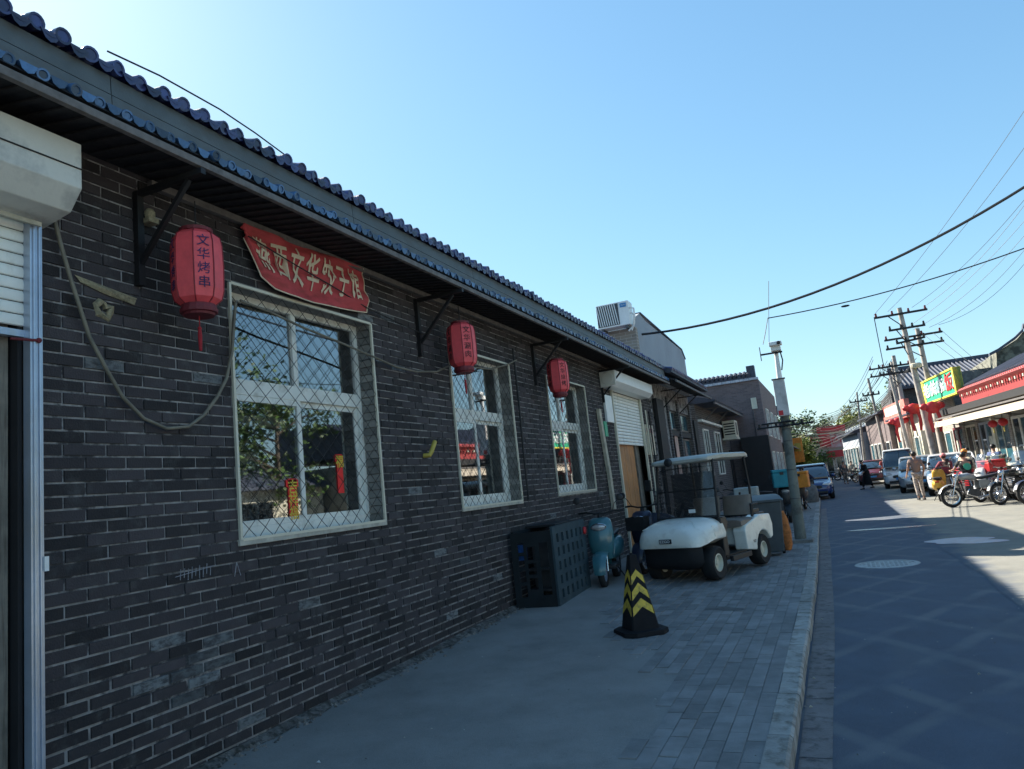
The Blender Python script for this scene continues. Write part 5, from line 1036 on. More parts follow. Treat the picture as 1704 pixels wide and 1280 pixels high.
# shops beyond the sign on the right
for k, (s0, s1, d, h, c, lab) in enumerate(((13.0, 18.0, -.9, 3.9, 'brick_pale', 'tan shopfront behind the utility poles on the right'), (18.2, 24.5, -.3, 3.6, 'cream', 'cream shop with a red and white sign beyond the poles'), (24.7, 33, 0.0, 4.2, 'brick_red', 'dark brick shed with wooden shelving further along the right'), (33.2, 42, .6, 3.4, 'plaster', 'low grey-roofed shop near the far bend'))):
    s = root('street_shop', tuple(RP(s0, d, 0)), lab, 'building'); RB().rb(s0, s1, d - 4, d, -.1, h).build('wall', M_[c], s, world=True)
    RB().rp([(d + .5, h), (d + .5, h + .08), (d - 2, h + .9), (d - 4.3, h + .1), (d - 4.3, h)], s0, s1).build('roof', M_['tile_grey'], s, world=True); q = s0 + .3
    while q < s1 - 1.2:
        f = RB().rb(q, q + .07, d, d + .08, 0, 2.4).rb(q + 1.0, q + 1.07, d, d + .08, 0, 2.4).rb(q + .07, q + 1.0, d, d + .08, 2.33, 2.4).build('window', M_['white_paint'], s, world=True); RB().rb(q + .07, q + 1.0, d + .01, d + .04, 0.1, 2.33).build('pane', M_['darkglass'] if int(q) % 2 else M_['teal_glass'], f, world=True); q += 1.45
    if False: RB().rp([(d + .7, 2.9), (d + .7, 2.98), (d - 2, 4.4), (d - 2, 4.3)], s0 - 3, s1).build('sloping_sheet_roof', mat('ribbed_grey_sheet', (.30, .34, .34), .5, var=.2, vs=6), s, world=True)
r = root('shop_sign', tuple(RP(21, .2, 4)), 'white and red shop sign in front of the far utility poles', 'sign'); RB().rb(18.6, 25.0, -.1, .15, 3.5, 4.5).build('board', mat('faded_red_board', (.52, .16, .13), .6, var=.4, vs=1.5), r, world=True); RB().rb(19.6, 24.2, .15, .17, 3.85, 4.35).build('panel', mat('sign_white', (.55, .58, .50), .6, var=.4, vs=4), r, world=True)
# tile roofs behind the right shops
br = root('grey_tile_house', (8, 50, 0), 'large grey tiled hall roof behind the right-hand shops', 'building')
MB().box(3.9, 12, 50.2, 60, 0, 5.5).build('wall', M_['brick2'], br, world=True); MB().prism([(49.4, 5.4), (49.4, 5.55), (55, 7.1), (60.5, 5.5), (60.5, 5.4)], 0, 4.4, 10.2).build('roof', mat('dark_tile_field', (.05, .055, .075), .7, var=.4, vs=5), br, world=True)
m = MB(); x = 4.5
while x < 10.1: m.tube([(x, 49.4, 5.6), (x, 55, 7.14)], .06, 6); x += .24
m.build('tile_rows', M_['tile_grey'], br, world=True, kind='stuff')
MB().box(4.3, 10.3, 54.85, 55.15, 7.05, 7.35).build('ridge', M_['tile_grey'], br, world=True)
gh = root('carved_gable_roof', (8.3, 38, 0), 'weathered grey gable with upturned carved ridge end behind the red eave', 'building')
MB().prism([(7.0, 4.0), (7.25, 5.5), (8.1, 5.95), (8.4, 6.25), (8.5, 5.95), (9.3, 5.7), (11, 5.0), (11, 4.0)], 1, 37.2, 44).build('gable', overlay(mat('mossy_render', (.20, .20, .16), .9, var=.4, vs=3), (.06, .06, .05), 3, .45, .6), gh, world=True)
MB().loft([[(x + a, 37.0, z), (x + a, 37.3, z), (x + a, 37.3, z + .12), (x + a, 37.0, z + .12)] for x, z, a in ((6.95, 5.38, 0), (7.3, 5.52, 0), (8.0, 5.93, 0), (8.32, 6.2, 0), (8.40, 6.45, 0))]).build('ridge_rake', M_['tile_grey'], gh, world=True); MB().loft([[(x, 37.0, z), (x, 37.3, z), (x, 37.3, z + .12), (x, 37.0, z + .12)] for x, z in ((8.42, 6.4), (8.6, 6.05), (9.3, 5.75), (11, 5.05))]).build('ridge_rake', M_['tile_grey'], gh, world=True)
MB().box(5.5, 8.0, 38.5, 39, 3.5, 5.0).build('lattice_wall', mat('carved_grey_wall', (.22, .22, .22), .9, col2=(.06, .06, .07), vs=5), gh, world=True)
# off-frame neighbours reflected in the windows: the right row goes on towards the camera
rn = root('opposite_house', (8, 12, 0), 'low rendered house across the road beside the camera', 'building'); RB().rb(-30, -4.3, -5, -2.2, -.1, 2.6).build('wall', M_['cream'], rn, world=True); RB().rp([(-1.8, 2.6), (-1.8, 2.7), (-3.6, 3.5), (-5.4, 2.7), (-5.4, 2.6)], -30, -4.3).build('roof', M_['tile_grey'], rn, world=True)
for k in range(8): RB().rb(-28 + k * 2.8, -26.4 + k * 2.8, -2.2, -2.12, .8, 2.2).build('window', M_['darkglass'], rn, world=True)
# ------------------------------------------------------------------ trees
def tree(loc, h, rw, label, lm, n=2600, trunk=.14, leaf=.10, low=.35, seed=1, rz=1.):
    rr = random.Random(seed); r = root('tree', loc, label, 'tree'); pts = [Vector((0, 0, 0)), Vector((rr.uniform(-.1, .1), 0, h * .3)), Vector((rr.uniform(-.2, .2), rr.uniform(-.2, .2), h * .62)), Vector((0, 0, h * .9))]
    m = MB(); m.tube(pts, [trunk, trunk * .75, trunk * .5, trunk * .15], 8); cl = []
    for k in range(11):
        a = rr.uniform(0, 6.28); z0 = h * rr.uniform(low, .75); L = rw * rr.uniform(.55, 1.0); e = Vector((math.cos(a) * L, math.sin(a) * L, min(h * .97, z0 + L * rr.uniform(.2, .9)))); b0 = Vector((0, 0, z0))
        m.tube([b0, b0.lerp(e, .5) + Vector((0, 0, L * .12)), e], [trunk * .38, trunk * .22, trunk * .08], 5); cl.append((e, rw * rr.uniform(.28, .5))); cl.append((b0.lerp(e, .6), rw * rr.uniform(.25, .4)))
    cl.append((Vector((0, 0, h * .93)), rw * .4)); m.build('trunk', M_['bark'], r, smooth=60); c = MB()
    for k in range(n):
        e, R = rr.choice(cl); d = Vector((rr.gauss(0, 1), rr.gauss(0, 1), rr.gauss(0, 1))); d.normalize(); p = e + d * R * rr.random() ** .45; s = leaf * rr.uniform(.6, 1.5); u = Vector((rr.gauss(0, 1), rr.gauss(0, 1), rr.gauss(0, .6))).normalized(); v = u.orthogonal().normalized(); v = (v * math.cos(k) + u.cross(v) * math.sin(k))
        c.add([p - u * s, p + v * s * .5, p + u * s, p - v * s * .5], [(0, 1, 2, 3)])
    c.build('crown', lm, r); return r
tree((8.6, 14.5, -.1), 6.6, 2.7, 'leafy tree across the road, reflected in the shop windows', M_['leaf'], 3500, seed=3)
tree((9.2, 20, -.1), 6.8, 2.6, 'taller leafy tree behind the opposite house', M_['leaf'], 3500, seed=5)
tree((9.8, 8, -.1), 5.6, 2.2, 'leafy tree nearest the camera across the road', M_['leaf'], 3000, seed=6)
FT = [((-4.2, 80, 0), 6.4, 2.6, 'leaf', 'dark green tree right of the leaning pole, behind the blue car', 11, .13), ((-2.2, 84, 0), 6.3, 2.2, 'leaf', 'dark tree between the pole and the red signs', 12, .13), ((-2.6, 72, 0), 3.6, 1.6, 'leaf_y', 'small bright yellow-green tree just above the blue car', 13, .12), ((-6.0, 92, 0), 7.0, 2.8, 'leaf', 'far green tree behind the leaning pole', 14, .14),
      ((2.2, 98, 0), 6.9, 2.4, 'leaf_y', 'yellow-green tree behind the grey sheet roof', 15, .15), ((5.0, 96, 0), 7.6, 2.6, 'leaf_y', 'yellow-green tree left of the thin far pole', 16, .15), ((6.2, 74, 0), 8.2, 2.2, 'leaf', 'tall green tree behind the cluster of poles', 17, .13), ((8.4, 90, 0), 8.6, 2.6, 'leaf', 'green tree rising behind the red and white sign', 18, .14), ((-.4, 110, 0), 6.6, 3.0, 'leaf', 'hazy green tree at the far end of the street', 19, .18), ((4.4, 66, 0), 4.4, 1.0, 'leaf', 'narrow dark tree beside the thin far pole', 20, .12)]
for loc, h, w, lm, lab, sd2, lf in FT: tree(loc, h, w, lab, M_[lm], 5000, seed=sd2, leaf=lf, low=.2)
# far end buildings
fb = root('red_signed_building', (0, 84, 0), 'pale building covered in red and white signs closing the street', 'building')
MB().box(-2.0, 3.2, 84, 90, 0, 4.4).build('wall', mat('pale_pink_wall', (.55, .47, .42), .8, var=.15), fb, world=True); MB().box(-2.2, 3.4, 83.6, 84, 4.4, 4.6).build('cornice', M_['cream'], fb, world=True)
MB().box(-.4, 1.5, 83.7, 83.95, 2.9, 4.3).build('sign_panel', mat('white_sign_panel', (.6, .55, .52), .6, col2=(.5, .08, .08), vs=2.5), fb, world=True)
for (a, b, c, d) in ((-1.1, 1.7, 4.55, 5.2), (-1.0, .1, 3.1, 4.4), (-.5, 1.4, 1.9, 2.6), (-1.9, -1.15, 3.4, 4.2)): MB().box(a, b, 83.4, 83.6, c, d).build('red_sign', M_['red'], fb, world=True)
for k, ch in enumerate('超市'): lettering(ch, .75, M_['red'], fb, frameM(Vector((.55 + k * .75, 83.68 - 84, 3.6)), (1, 0, 0), (0, 0, 1)), .01, name='character', bold=.02)
for k in range(5): wnd(fb, 83.96, -1.6 + k * .95, -.9 + k * .95, .2, 1.9, 1, axis=1)
fb = root('sheet_roof_shop', (4, 74, 0), 'shop with a slanted grey ribbed sheet roof near the street end', 'building'); MB().box(2.0, 6.5, 74, 82, 0, 2.9).build('wall', M_['plaster'], fb, world=True)
MB().add([(1.5, 73.2, 2.7), (3.4, 73.2, 3.5), (3.5, 76, 4.9), (1.5, 76, 4.3), (1.5, 73.2, 2.6), (3.4, 73.2, 3.4), (3.5, 76, 4.8), (1.5, 76, 4.2)], [(0, 1, 2, 3), (4, 5, 6, 7), (0, 1, 5, 4), (1, 2, 6, 5), (2, 3, 7, 6), (3, 0, 4, 7)]).build('roof', mat('ribbed_sheet', (.34, .38, .38), .5, var=.3, vs=8), fb, world=True)
m = MB()
for k in range(9): m.beam((1.55 + k * .22, 73.15, 2.74 + k * .093), (1.55 + k * .225, 76, 4.34 + k * .068), .05, .04)
m.build('roof_rib', M_['plaster'], fb, world=True, kind='stuff')
for k in range(4): wnd(fb, 73.96, 2.2 + k * 1.05, 3.1 + k * 1.05, .2, 2.2, 1, axis=1)
fb = root('far_house', (-4.5, 78, 0), 'small pale house half hidden by the small bright tree', 'building'); MB().box(-4.6, -2.6, 78, 82, 0, 2.6).build('wall', M_['plaster'], fb, world=True); MB().prism([(-4.8, 2.6), (-2.4, 2.6), (-3.6, 3.2)], 1, 77.8, 82.2).build('roof', M_['tile_grey'], fb, world=True); wnd(fb, 77.96, -3.4, -2.9, 1.2, 2.1, 1, axis=1)
fb = root('end_house', (0, 118, 0), 'pale low houses beyond the trees at the end of the street', 'building'); MB().box(-14, 16, 118, 124, 0, 3.6).build('wall', M_['brick_pale'], fb, world=True); MB().prism([(117.5, 3.6), (121, 5.0), (124.5, 3.6)], 0, -14, 16).build('roof', M_['tile_grey'], fb, world=True)
# ------------------------------------------------------------------ utility poles and wires
conc = M_['concrete']
def upole(name, x, y, h, lab, arms=(), r0=.17, dx=0.):
    p = root(name, (x, y, -.1), lab, 'utility pole', 0, 'utility poles along the right of the street'); MB().tube([(0, 0, 0), (dx * .5, 0, h * .5), (dx, 0, h)], [r0, r0 * .8, r0 * .6], 12).build('shaft', mat_pole, p, smooth=60)
    for (z, a, b, t) in arms:
        MB().beam((a + dx, -.12, z), (b + dx, -.12, z + t), .09, .09).build('crossarm', M_['black_iron'], p)
        n = 4
        for k in range(n):
            f = (k + .12) / (n - .76); MB().lathe([(.0, 0), (.05, .01), (.055, .07), (.03, .08), (.045, .1), (.04, .16), (.0, .17)], (a + dx + (b - a) * f, -.12, z + .04 + t * f), n=8).build('insulator', M_['lantern_dark'] if z > h - .6 else M_['black_plastic'], p, smooth=50)
        MB().beam((a * .5 + dx, -.12, z), (dx, -.12, z - .6), .04, .04).build('brace', M_['black_iron'], p)
    return p
mat_pole = overlay(mat('pole_concrete', (.36, .33, .30), .9, var=.2, vs=2), (.15, .13, .12), 3, .5, .7)
upole('utility_pole', 4.25, 37.5, 8.35, 'tallest utility pole with a long top crossarm, in front of the green sign', ((8.05, -1.1, 1.1, 0.0), (7.35, -.6, .9, .0), (6.7, -.4, .8, .1)), dx=-.35)
upole('utility_pole', 4.85, 39.5, 7.55, 'second utility pole, right of the tallest, with two crossarms', ((7.2, -1.5, 1.0, .0), (6.75, -1.5, 1.0, .0)), dx=-.15)
upole('utility_pole', 4.15, 46, 7.2, 'thick pole standing left of the tallest utility pole', ((6.6, -.9, .9, 0), (6.2, -.9, .9, 0)), dx=-.1)
upole('utility_pole', 3.95, 48, 7.1, 'grey pole behind the white van with paired crossarms', ((6.8, -1.3, .9, 0), (6.35, -1.3, .9, 0)), dx=.15)
upole('utility_pole', 3.2, 52, 6.7, 'leaning thin pole near the faded red sign', ((5.6, -.5, .5, 0),), .12, -.3)
upole('utility_pole', 2.0, 58, 6.4, 'straight thin pole beside the person in black', ((5.7, -.6, .6, 0),), .10, .35)
upole('utility_pole', 3.9, 44, 5.8, 'short brown wooden-looking pole among the utility poles', (), .12, -.35)
p = root('transformer_box', (4.1, 37.2, 5.35), 'round junction box strapped on the tallest pole', 'box'); MB().lathe([(.0, 0), (.22, 0), (.24, .06), (.24, .16), (.2, .2), (.0, .2)], n=14).build('drum', M_['plank'], p)
ORD = ['first', 'second', 'third', 'fourth', 'fifth', 'sixth', 'seventh', 'eighth', 'ninth']
def wire(a, b, sag, r, lab): top(MB().tube(catenary(a, b, sag, 18), r, 5, cap=False).build('overhead_wire', M_['cable']), lab, 'wire', 'overhead wires')
wire((-4.3, 18.3, 5.36), (4.6, 17.2, 6.75), .62, .030, 'thickest black cable crossing the sky from the roof to upper right')
wire((4.6, 17.2, 6.75), (9, 14, 9), .1, .030, 'end of the thick black cable leaving the picture')
wire((-.80, 16.2, 4.75), (5.5, 15.6, 5.45), .22, .012, 'thin wire from the leaning camera pole to the right edge')
wire((-.98, 16.2, 4.2), (-.80, 16.2, 4.75), .02, .008, 'short curved wire at the top of the leaning pole')
wire((-.86, 16.2, 4.15), (-.66, 16.2, 5.55), -.02, .006, 'thin rod wire rising above the leaning pole')
top(MB().ball((.72, 16.05, 4.68), (.09, .025, .025), 8).build('wire_splice', M_['cable']), 'small black splice on the thin wire from the leaning pole', 'splice')
tops = [(2.8, 37.4, 8.1), (3.4, 37.4, 8.15), (4.4, 37.4, 8.15), (5.0, 37.4, 8.15), (3.9, 39.4, 7.4), (4.5, 39.4, 7.4), (5.2, 39.4, 7.4), (5.6, 39.4, 7.45)]
ends = [at(1704, 172, 0, 8.0), at(1704, 232, 0, 8.0), at(1704, 318, 0, 8.2), at(1704, 326, 0, 8.6), at(1704, 352, 0, 8.8), at(1704, 375, 0, 9.0), at(1704, 398, 0, 9.2), at(1704, 420, 0, 9.4)]
for k, (a, b) in enumerate(zip(tops, ends)):
    b = Vector(b); a = Vector(a); b2 = b + (b - a) * .25; wire(a, b2, .35 + .05 * k, .009, ORD[k] + ' wire from the top in the fan of thin wires at upper right' if k else 'uppermost thin wire fanning out to the upper right')
for k in range(9):
    z = 6.3 + .18 * (k % 5); x = 3.0 + .35 * (k % 4); wire((x, 46, z + .2), (x - 2.2 - .3 * (k % 3), 78, z - .6 - .2 * (k % 3)), .5 + .2 * (k % 3), .013, ORD[k] + ' of the sagging wires running from the pole cluster to the street end')
for k in range(8): wire((2.4 - .15 * k, 58, 5.6 - .1 * k), (-3.6 - .3 * k, 60 + k, 4.9 - .16 * k), .35 + .06 * k, .014, ORD[k] + ' of the wires sagging across the far street, counted from the top')
for k in range(3): wire((4.9 + .4 * k, 39.3, 7.1), (5.9 + .5 * k, 35 + k, 4.6), .05, .009, ORD[k] + ' service wire dropping from the second pole to the red roofs')
wire((2.8, 37.4, 8.0), (3.6, 47.5, 6.9), .9, .02, 'looped cable hanging at the left end of the top crossarm')
for k in range(3): wire((-.9, 16.3, 2.5 - .1 * k), (3.0, 56, 5.4 - .3 * k), .7, .010, ORD[k] + ' cable from the leaning pole running down the street, from the top')
# roof cable along the ridge tiles
top(MB().tube([(-3.56, 2.75, 4.455), (-3.54, 3.1, 4.475), (-3.54, 3.6, 4.48), (-3.55, 3.95, 4.46), (-3.58, 4.3, 4.44)], .006, 5).build('roof_wire', M_['cable']), 'thin wire lying over the blue ridge tiles', 'wire')
# ------------------------------------------------------------------ cars and vans
def car(name, loc, rz, label, paint, L=4.4, Wd=1.78, H=1.48, kind='suv', cat='car'):
    """front towards local -y"""
    r = root(name, loc, label, cat, rz); w = Wd / 2; van = kind == 'van'; gl = M_['carglass']; blk = M_['black_plastic']
    yf, yb_ = -L / 2, L / 2
    bel = .98 if not van else 1.08; hood = .92 if not van else 1.0
    st = [(yf, .72, .34, .62), (yf + .06, .84, .26, .72), (yf + .25, .95, .22, .80), (yf + .6, 1, .2, hood - .05), (yf + (1.15 if not van else .62), 1, .2, hood), (yf + (1.35 if not van else .8), 1, .2, bel), (yb_ - .5, 1, .2, bel), (yb_ - .12, .97, .24, bel), (yb_, .88, .32, bel - .15)]
    secs = [sup(w * k, (zt - zb) / 2, 0, y, (zt + zb) / 2, 20, 5.5) for y, k, zb, zt in st]
    MB().loft(secs).build('body', paint, r, smooth=45)
    y0 = yf + (1.1 if not van else .35); y1 = yf + (1.95 if not van else .95); y2 = yb_ - (.75 if kind == 'sedan' else .30); y3 = yb_ - (.25 if kind == 'sedan' else .05)
    G = [(y0, .80, bel - .04, bel + .02), ((y0 + y1) / 2, .86, bel - .04, (bel + H) / 2 + .03), (y1, .80, bel - .04, H - .05), (y2, .80, bel - .04, H - .05), (y3, .80, bel - .04, bel + .12)]
    MB().loft([sup(w * .93, (zt - zb) / 2, 0, y, (zt + zb) / 2, 20, 6, wt=w * k) for y, k, zb, zt in G]).build('glass_house', gl, r, smooth=40)
    MB().loft([sup(w * .76, .02, 0, y1 - .06, H - .055, 20, 4), sup(w * .81, .04, 0, y1 + .1, H - .04, 20, 4), sup(w * .81, .045, 0, (y1 + y2) / 2, H - .02, 20, 4), sup(w * .79, .03, 0, y2 + .05, H - .05, 20, 4)]).build('roof', paint, r, smooth=50)
    for s in (-1, 1):
        MB().tube([(s * w * .90, y0 + .08, bel), (s * w * .80, y1, H - .06)], .03, 6).build('pillar', paint, r); MB().tube([(s * w * .92, (y1 + y2) / 2, bel), (s * w * .82, (y1 + y2) / 2, H - .05)], .03, 6).build('pillar', blk, r); MB().tube([(s * w * .90, y3 - .02, bel), (s * w * .80, y2, H - .05)], .045, 6).build('pillar', paint, r)
        MB().loft([sup(.16, .05, s * w * .66, yf + .03, .66, 12, 3), sup(.20, .08, s * w * .70, yf + .12, .68, 12, 3), sup(.13, .06, s * w * .80, yf + .34, .74, 12, 3)]).build('headlight', M_['lamp_glass'], r, smooth=50)
        MB().ball((s * (w + .10), y0 + .35, bel + .06), (.10, .06, .07), 10).build('mirror', paint, r, smooth=60)
        MB().box(s * w * .8 - .12, s * w * .8 + .12, yb_ - .05, yb_ + .01, .75, .95).build('tail_light', M_['red'], r)
        for yy in (yf + .82, yb_ - .85): wheel(r, (s * (w - .10), yy, .32), .32, .21, .20, M_['alu'], 6, ax=(s, 0, 0))
        for yy in (yf + .82, yb_ - .85): MB().loft([[(s * (w + .004), yy + .38 * math.cos(a), .32 + .38 * math.sin(a)), (s * (w + .004), yy + .34 * math.cos(a), .32 + .34 * math.sin(a)), (s * (w - .06), yy + .34 * math.cos(a), .32 + .34 * math.sin(a))] for a in [rad(t) for t in range(-10, 191, 15)]], close=False).build('wheel_arch', blk, r)
    MB().loft([sup(w * .45, .07, 0, yf - .015, .58, 14, 4), sup(w * .52, .09, 0, yf + .05, .58, 14, 4)]).build('grille', blk, r, smooth=50); MB().box(-w * .7, w * .7, yf - .02, yf + .1, .28, .40).build('lower_intake', blk, r, bevel=.03)
    MB().box(-.22, .22, yf - .045, yf - .02, .43, .53).build('number_plate', M_['blue_label'], r); MB().lathe([(.03, 0), (.06, .0), (.06, .012), (.03, .012)], (0, yf - .03, .66), (0, -1, 0), 16).build('emblem', M_['chrome'], r)
    for s in (-1, 1): MB().tube([(s * .3 - .25, y0 + .02, bel + .01), (s * .3 + .2, y0 + .2, bel + .18)], .01, 5).build('wiper', blk, r)
    return r
M_['carglass'] = mat('car_glass', (.015, .025, .035), .05, var=.1, bump=0, spec=1., coat=.6); M_['lamp_glass'] = mat('lamp_glass', (.55, .57, .6), .12, .4, bump=0)
car('parked_car', (-1.12, 37.6, -.1), rad(2), 'dark blue car parked at the left kerb facing the camera', mat('navy_car_paint', (.020, .045, .16), .25, var=.05, coat=.8, bump=0), 4.5, 1.80, 1.62)
car('white_van', (3.05, 42.3, -.1), rad(-4), 'white minivan parked behind the silver car on the right', mat('white_car_paint', (.72, .73, .74), .3, var=.04, coat=.6, bump=0), 4.2, 1.55, 1.92, 'van', 'van')
car('parked_car', (3.40, 36.6, -.1), rad(-5), 'silver car parked directly in front of the white minivan', mat('silver_car_paint', (.42, .45, .48), .3, .5, var=.04, coat=.6, bump=0), 4.2, 1.7, 1.5, 'sedan')
car('parked_car', (4.15, 32.6, -.1), rad(-7), 'white car with dark windscreen between the silver car and the motorbikes', mat('pearl_car_paint', (.66, .68, .70), .28, var=.04, coat=.7, bump=0), 4.4, 1.8, 1.5)
car('parked_car', (2.15, 50.5, -.1), rad(-4), 'small dark red car behind the person in black', mat('maroon_car_paint', (.10, .02, .03), .3, var=.05, coat=.6, bump=0), 3.9, 1.6, 1.45)
# ------------------------------------------------------------------ people
def skin_mesh(name, verts, edges, rads, m_, parent, sub=1, rootv=0):
    me = bpy.data.meshes.new(name); me.from_pydata([tuple(v) for v in verts], edges, []); me.materials.append(m_); o = bpy.data.objects.new(name, me); COL.objects.link(o); o.parent = parent
    md = o.modifiers.new('skin', 'SKIN'); md.use_smooth_shade = True
    for i, rv in enumerate(rads):
        sv = me.skin_vertices[0].data[i]; sv.radius = rv if isinstance(rv, tuple) else (rv, rv); sv.use_root = i == rootv
    sb_ = o.modifiers.new('sub', 'SUBSURF'); sb_.levels = sub; sb_.render_levels = sub; return o
def person(loc, rz, label, J, shirt, trousers, h=1.0, hairm=None, sleeves='long', skirt=0, shoes=None, back_mark=None, cap=None):
    """J overrides joints (facing local -y): hip/knee/ankle, shoulder/elbow/wrist for l and r, pelvis, waist, chest, neck, head"""
    r = root('person', loc, label, 'person', rz); r.scale = (h, h, h)
    D = dict(pelvis=(0, 0, .94), waist=(0, 0, 1.08), chest=(0, 0, 1.30), neck=(0, .01, 1.46), head=(0, -.01, 1.60), hipl=(-.09, 0, .90), hipr=(.09, 0, .90), kneel=(-.10, -.03, .50), kneer=(.10, -.03, .50), anklel=(-.10, .02, .09), ankler=(.10, .02, .09),
             shl=(-.18, .01, 1.40), shr=(.18, .01, 1.40), ell=(-.235, .03, 1.13), elr=(.235, .03, 1.13), wrl=(-.24, -.05, .88), wrr=(.24, -.05, .88)); D.update(J); D = {k: Vector(v) for k, v in D.items()}
    V, E_, R_ = [], [], []
    def a(p, rr, to=None): V.append(Vector(p)); R_.append(rr); (E_.append((to, len(V) - 1)) if to is not None else None); return len(V) - 1
    pe = a(D['pelvis'], (.13, .10)); wa = a(D['waist'], (.12, .09), pe); chh = a(D['chest'], (.15, .105), wa); ne = a(D['neck'], .052, chh)
    hd = D['head']; fw = Vector((0, -1, 0)); h1 = a(hd + Vector((0, .01, -.07)), .062, ne); h2 = a(hd + Vector((0, .0, .0)), (.078, .09), h1); a(hd + Vector((0, .01, .075)), (.062, .075), h2)
    for s in 'lr':
        sg = -1 if s == 'l' else 1
        hp = a(D['hip' + s], .085, pe); kn = a(D['knee' + s], .056, hp); an = a(D['ankle' + s], .038, kn); a(D['ankle' + s] + Vector((0, -.13, -.05)), (.036, .026), an)
        sh = a(D['sh' + s], .058, chh); el = a(D['el' + s], .042, sh); wr = a(D['wr' + s], .027, el)
        d = (D['wr' + s] - D['el' + s]).normalized(); sd_ = d.cross(Vector((sg, 0, 0))); sd_ = sd_.normalized() if sd_.length > .1 else Vector((0, 1, 0)); pm_ = a(D['wr' + s] + d * .075, (.034, .018), wr)
        for q, (off, ln) in enumerate(((-.028, .070), (-.010, .082), (.010, .078), (.027, .062))):
            f1 = a(D['wr' + s] + d * (.085 + ln * .5) + sd_ * off, .0085, pm_); a(D['wr' + s] + d * (.08 + ln) + sd_ * off * .9 - Vector((sg * .014, 0, 0)), .007, f1)
        a(D['wr' + s] + d * .065 - sd_ * .052, .0095, wr)
    skin_mesh('body', V, E_, R_, M_['skin'], r, 1)
    def cloth(nm, chain, mm):
        V, E_, R_ = [], [], []; idx = {}
        for k, (key, p, rr, to) in enumerate(chain): idx[key] = k; V.append(Vector(p)); R_.append(rr); (E_.append((idx[to], k)) if to else None)
        return skin_mesh(nm, V, E_, R_, mm, r, 1)
    sl = []
    for s in 'lr':
        sl += [('sh' + s, D['sh' + s], .075, 'c'), ('el' + s, D['sh' + s].lerp(D['el' + s], .65 if sleeves == 'short' else 1), .058, 'sh' + s)]
        if sleeves == 'long': sl.append(('wr' + s, D['wr' + s].lerp(D['el' + s], .08), .042, 'el' + s))
    cloth('shirt', [('p', D['pelvis'] + Vector((0, 0, .0)), (.155, .125), None), ('w', D['waist'], (.150, .115), 'p'), ('c', D['chest'], (.172, .125), 'w'), ('n', D['neck'] - Vector((0, 0, .035)), .075, 'c')] + sl, shirt)
    if skirt:
        MB().loft([[(D['pelvis'].x + w * math.cos(t), D['pelvis'].y + w * .7 * math.sin(t) + dy, z) for t in [2 * math.pi * k / 16 for k in range(16)]] for z, w, dy in ((D['waist'].z, .17, 0), (.9, .20, 0), (.6, .235, .01), (skirt, .27, .03))]).build('long_coat', shirt, r, smooth=60)
    tr = [('p', D['pelvis'] - Vector((0, 0, .02)), (.15, .12), None)]
    for s in 'lr': tr += [('h' + s, D['hip' + s], .10, 'p'), ('k' + s, D['knee' + s], .074, 'h' + s), ('a' + s, D['ankle' + s] + Vector((0, 0, .03)), .060, 'k' + s)]
    cloth('trousers', tr, trousers)
    for s in 'lr': an = D['ankle' + s]; MB().loft([sup(.036, .035, an.x, an.y + .06, an.z - .05, 10, 3), sup(.046, .045, an.x, an.y, an.z - .04, 10, 3), sup(.050, .032, an.x, an.y - .12, an.z - .055, 10, 3), sup(.03, .02, an.x, an.y - .2, an.z - .062, 10, 3)]).build('shoe', shoes or M_['black_plastic'], r, smooth=60)
    MB().ball((hd.x, hd.y + .025, hd.z + .045), (.092, .100, .092), 14).build('hair', hairm or M_['hair'], r, smooth=60)
    MB().loft([sup(.010, .01, hd.x, hd.y - .085, hd.z + .02, 8, 2), sup(.016, .016, hd.x, hd.y - .105, hd.z - .02, 8, 2)]).build('nose', M_['skin'], r, smooth=60)
    for s in (-1, 1): MB().ball((hd.x + s * .032, hd.y - .082, hd.z + .012), (.012, .006, .007), 8).build('eye', M_['dark'], r); MB().ball((hd.x + s * .083, hd.y + .0, hd.z - .005), (.012, .024, .034), 8).build('ear', M_['skin'], r, smooth=60)
    MB().box(hd.x - .022, hd.x + .022, hd.y - .089, hd.y - .080, hd.z - .052, hd.z - .044).build('mouth', M_['lantern_dark'], r)
    if cap: MB().ball((hd.x, hd.y + .01, hd.z + .06), (.105, .115, .09), 14).lathe([(.0, 0), (.10, 0), (.105, .008), (.0, .02)], (hd.x, hd.y - .07, hd.z + .045), n=14).build('cap', cap, r, smooth=60, kind='stuff')
    return r
brown = mat('mauve_brown_shirt', (.24, .17, .145), .85, var=.12); pat = mat('patterned_trousers', (.62, .54, .48), .85, col2=(.10, .09, .09), vs=18); blkc = mat('black_cloth', (.008, .008, .010), .85); tee = mat('black_tee', (.012, .014, .016), .8); khaki = mat('grey_trousers', (.11, .11, .11), .85)
person((2.60, 29.0, -.1), rad(180 + 8), 'person walking away in a mauve-brown shirt and patterned loose trousers', dict(anklel=(-.12, -.10, .09), ankler=(.11, .16, .12), kneel=(-.10, -.12, .50), kneer=(.10, .04, .50), ell=(-.24, .08, 1.14), wrl=(-.22, -.08, .93), elr=(.25, -.03, 1.14), wrr=(.30, -.14, .92)), brown, pat, .99, sleeves='short')
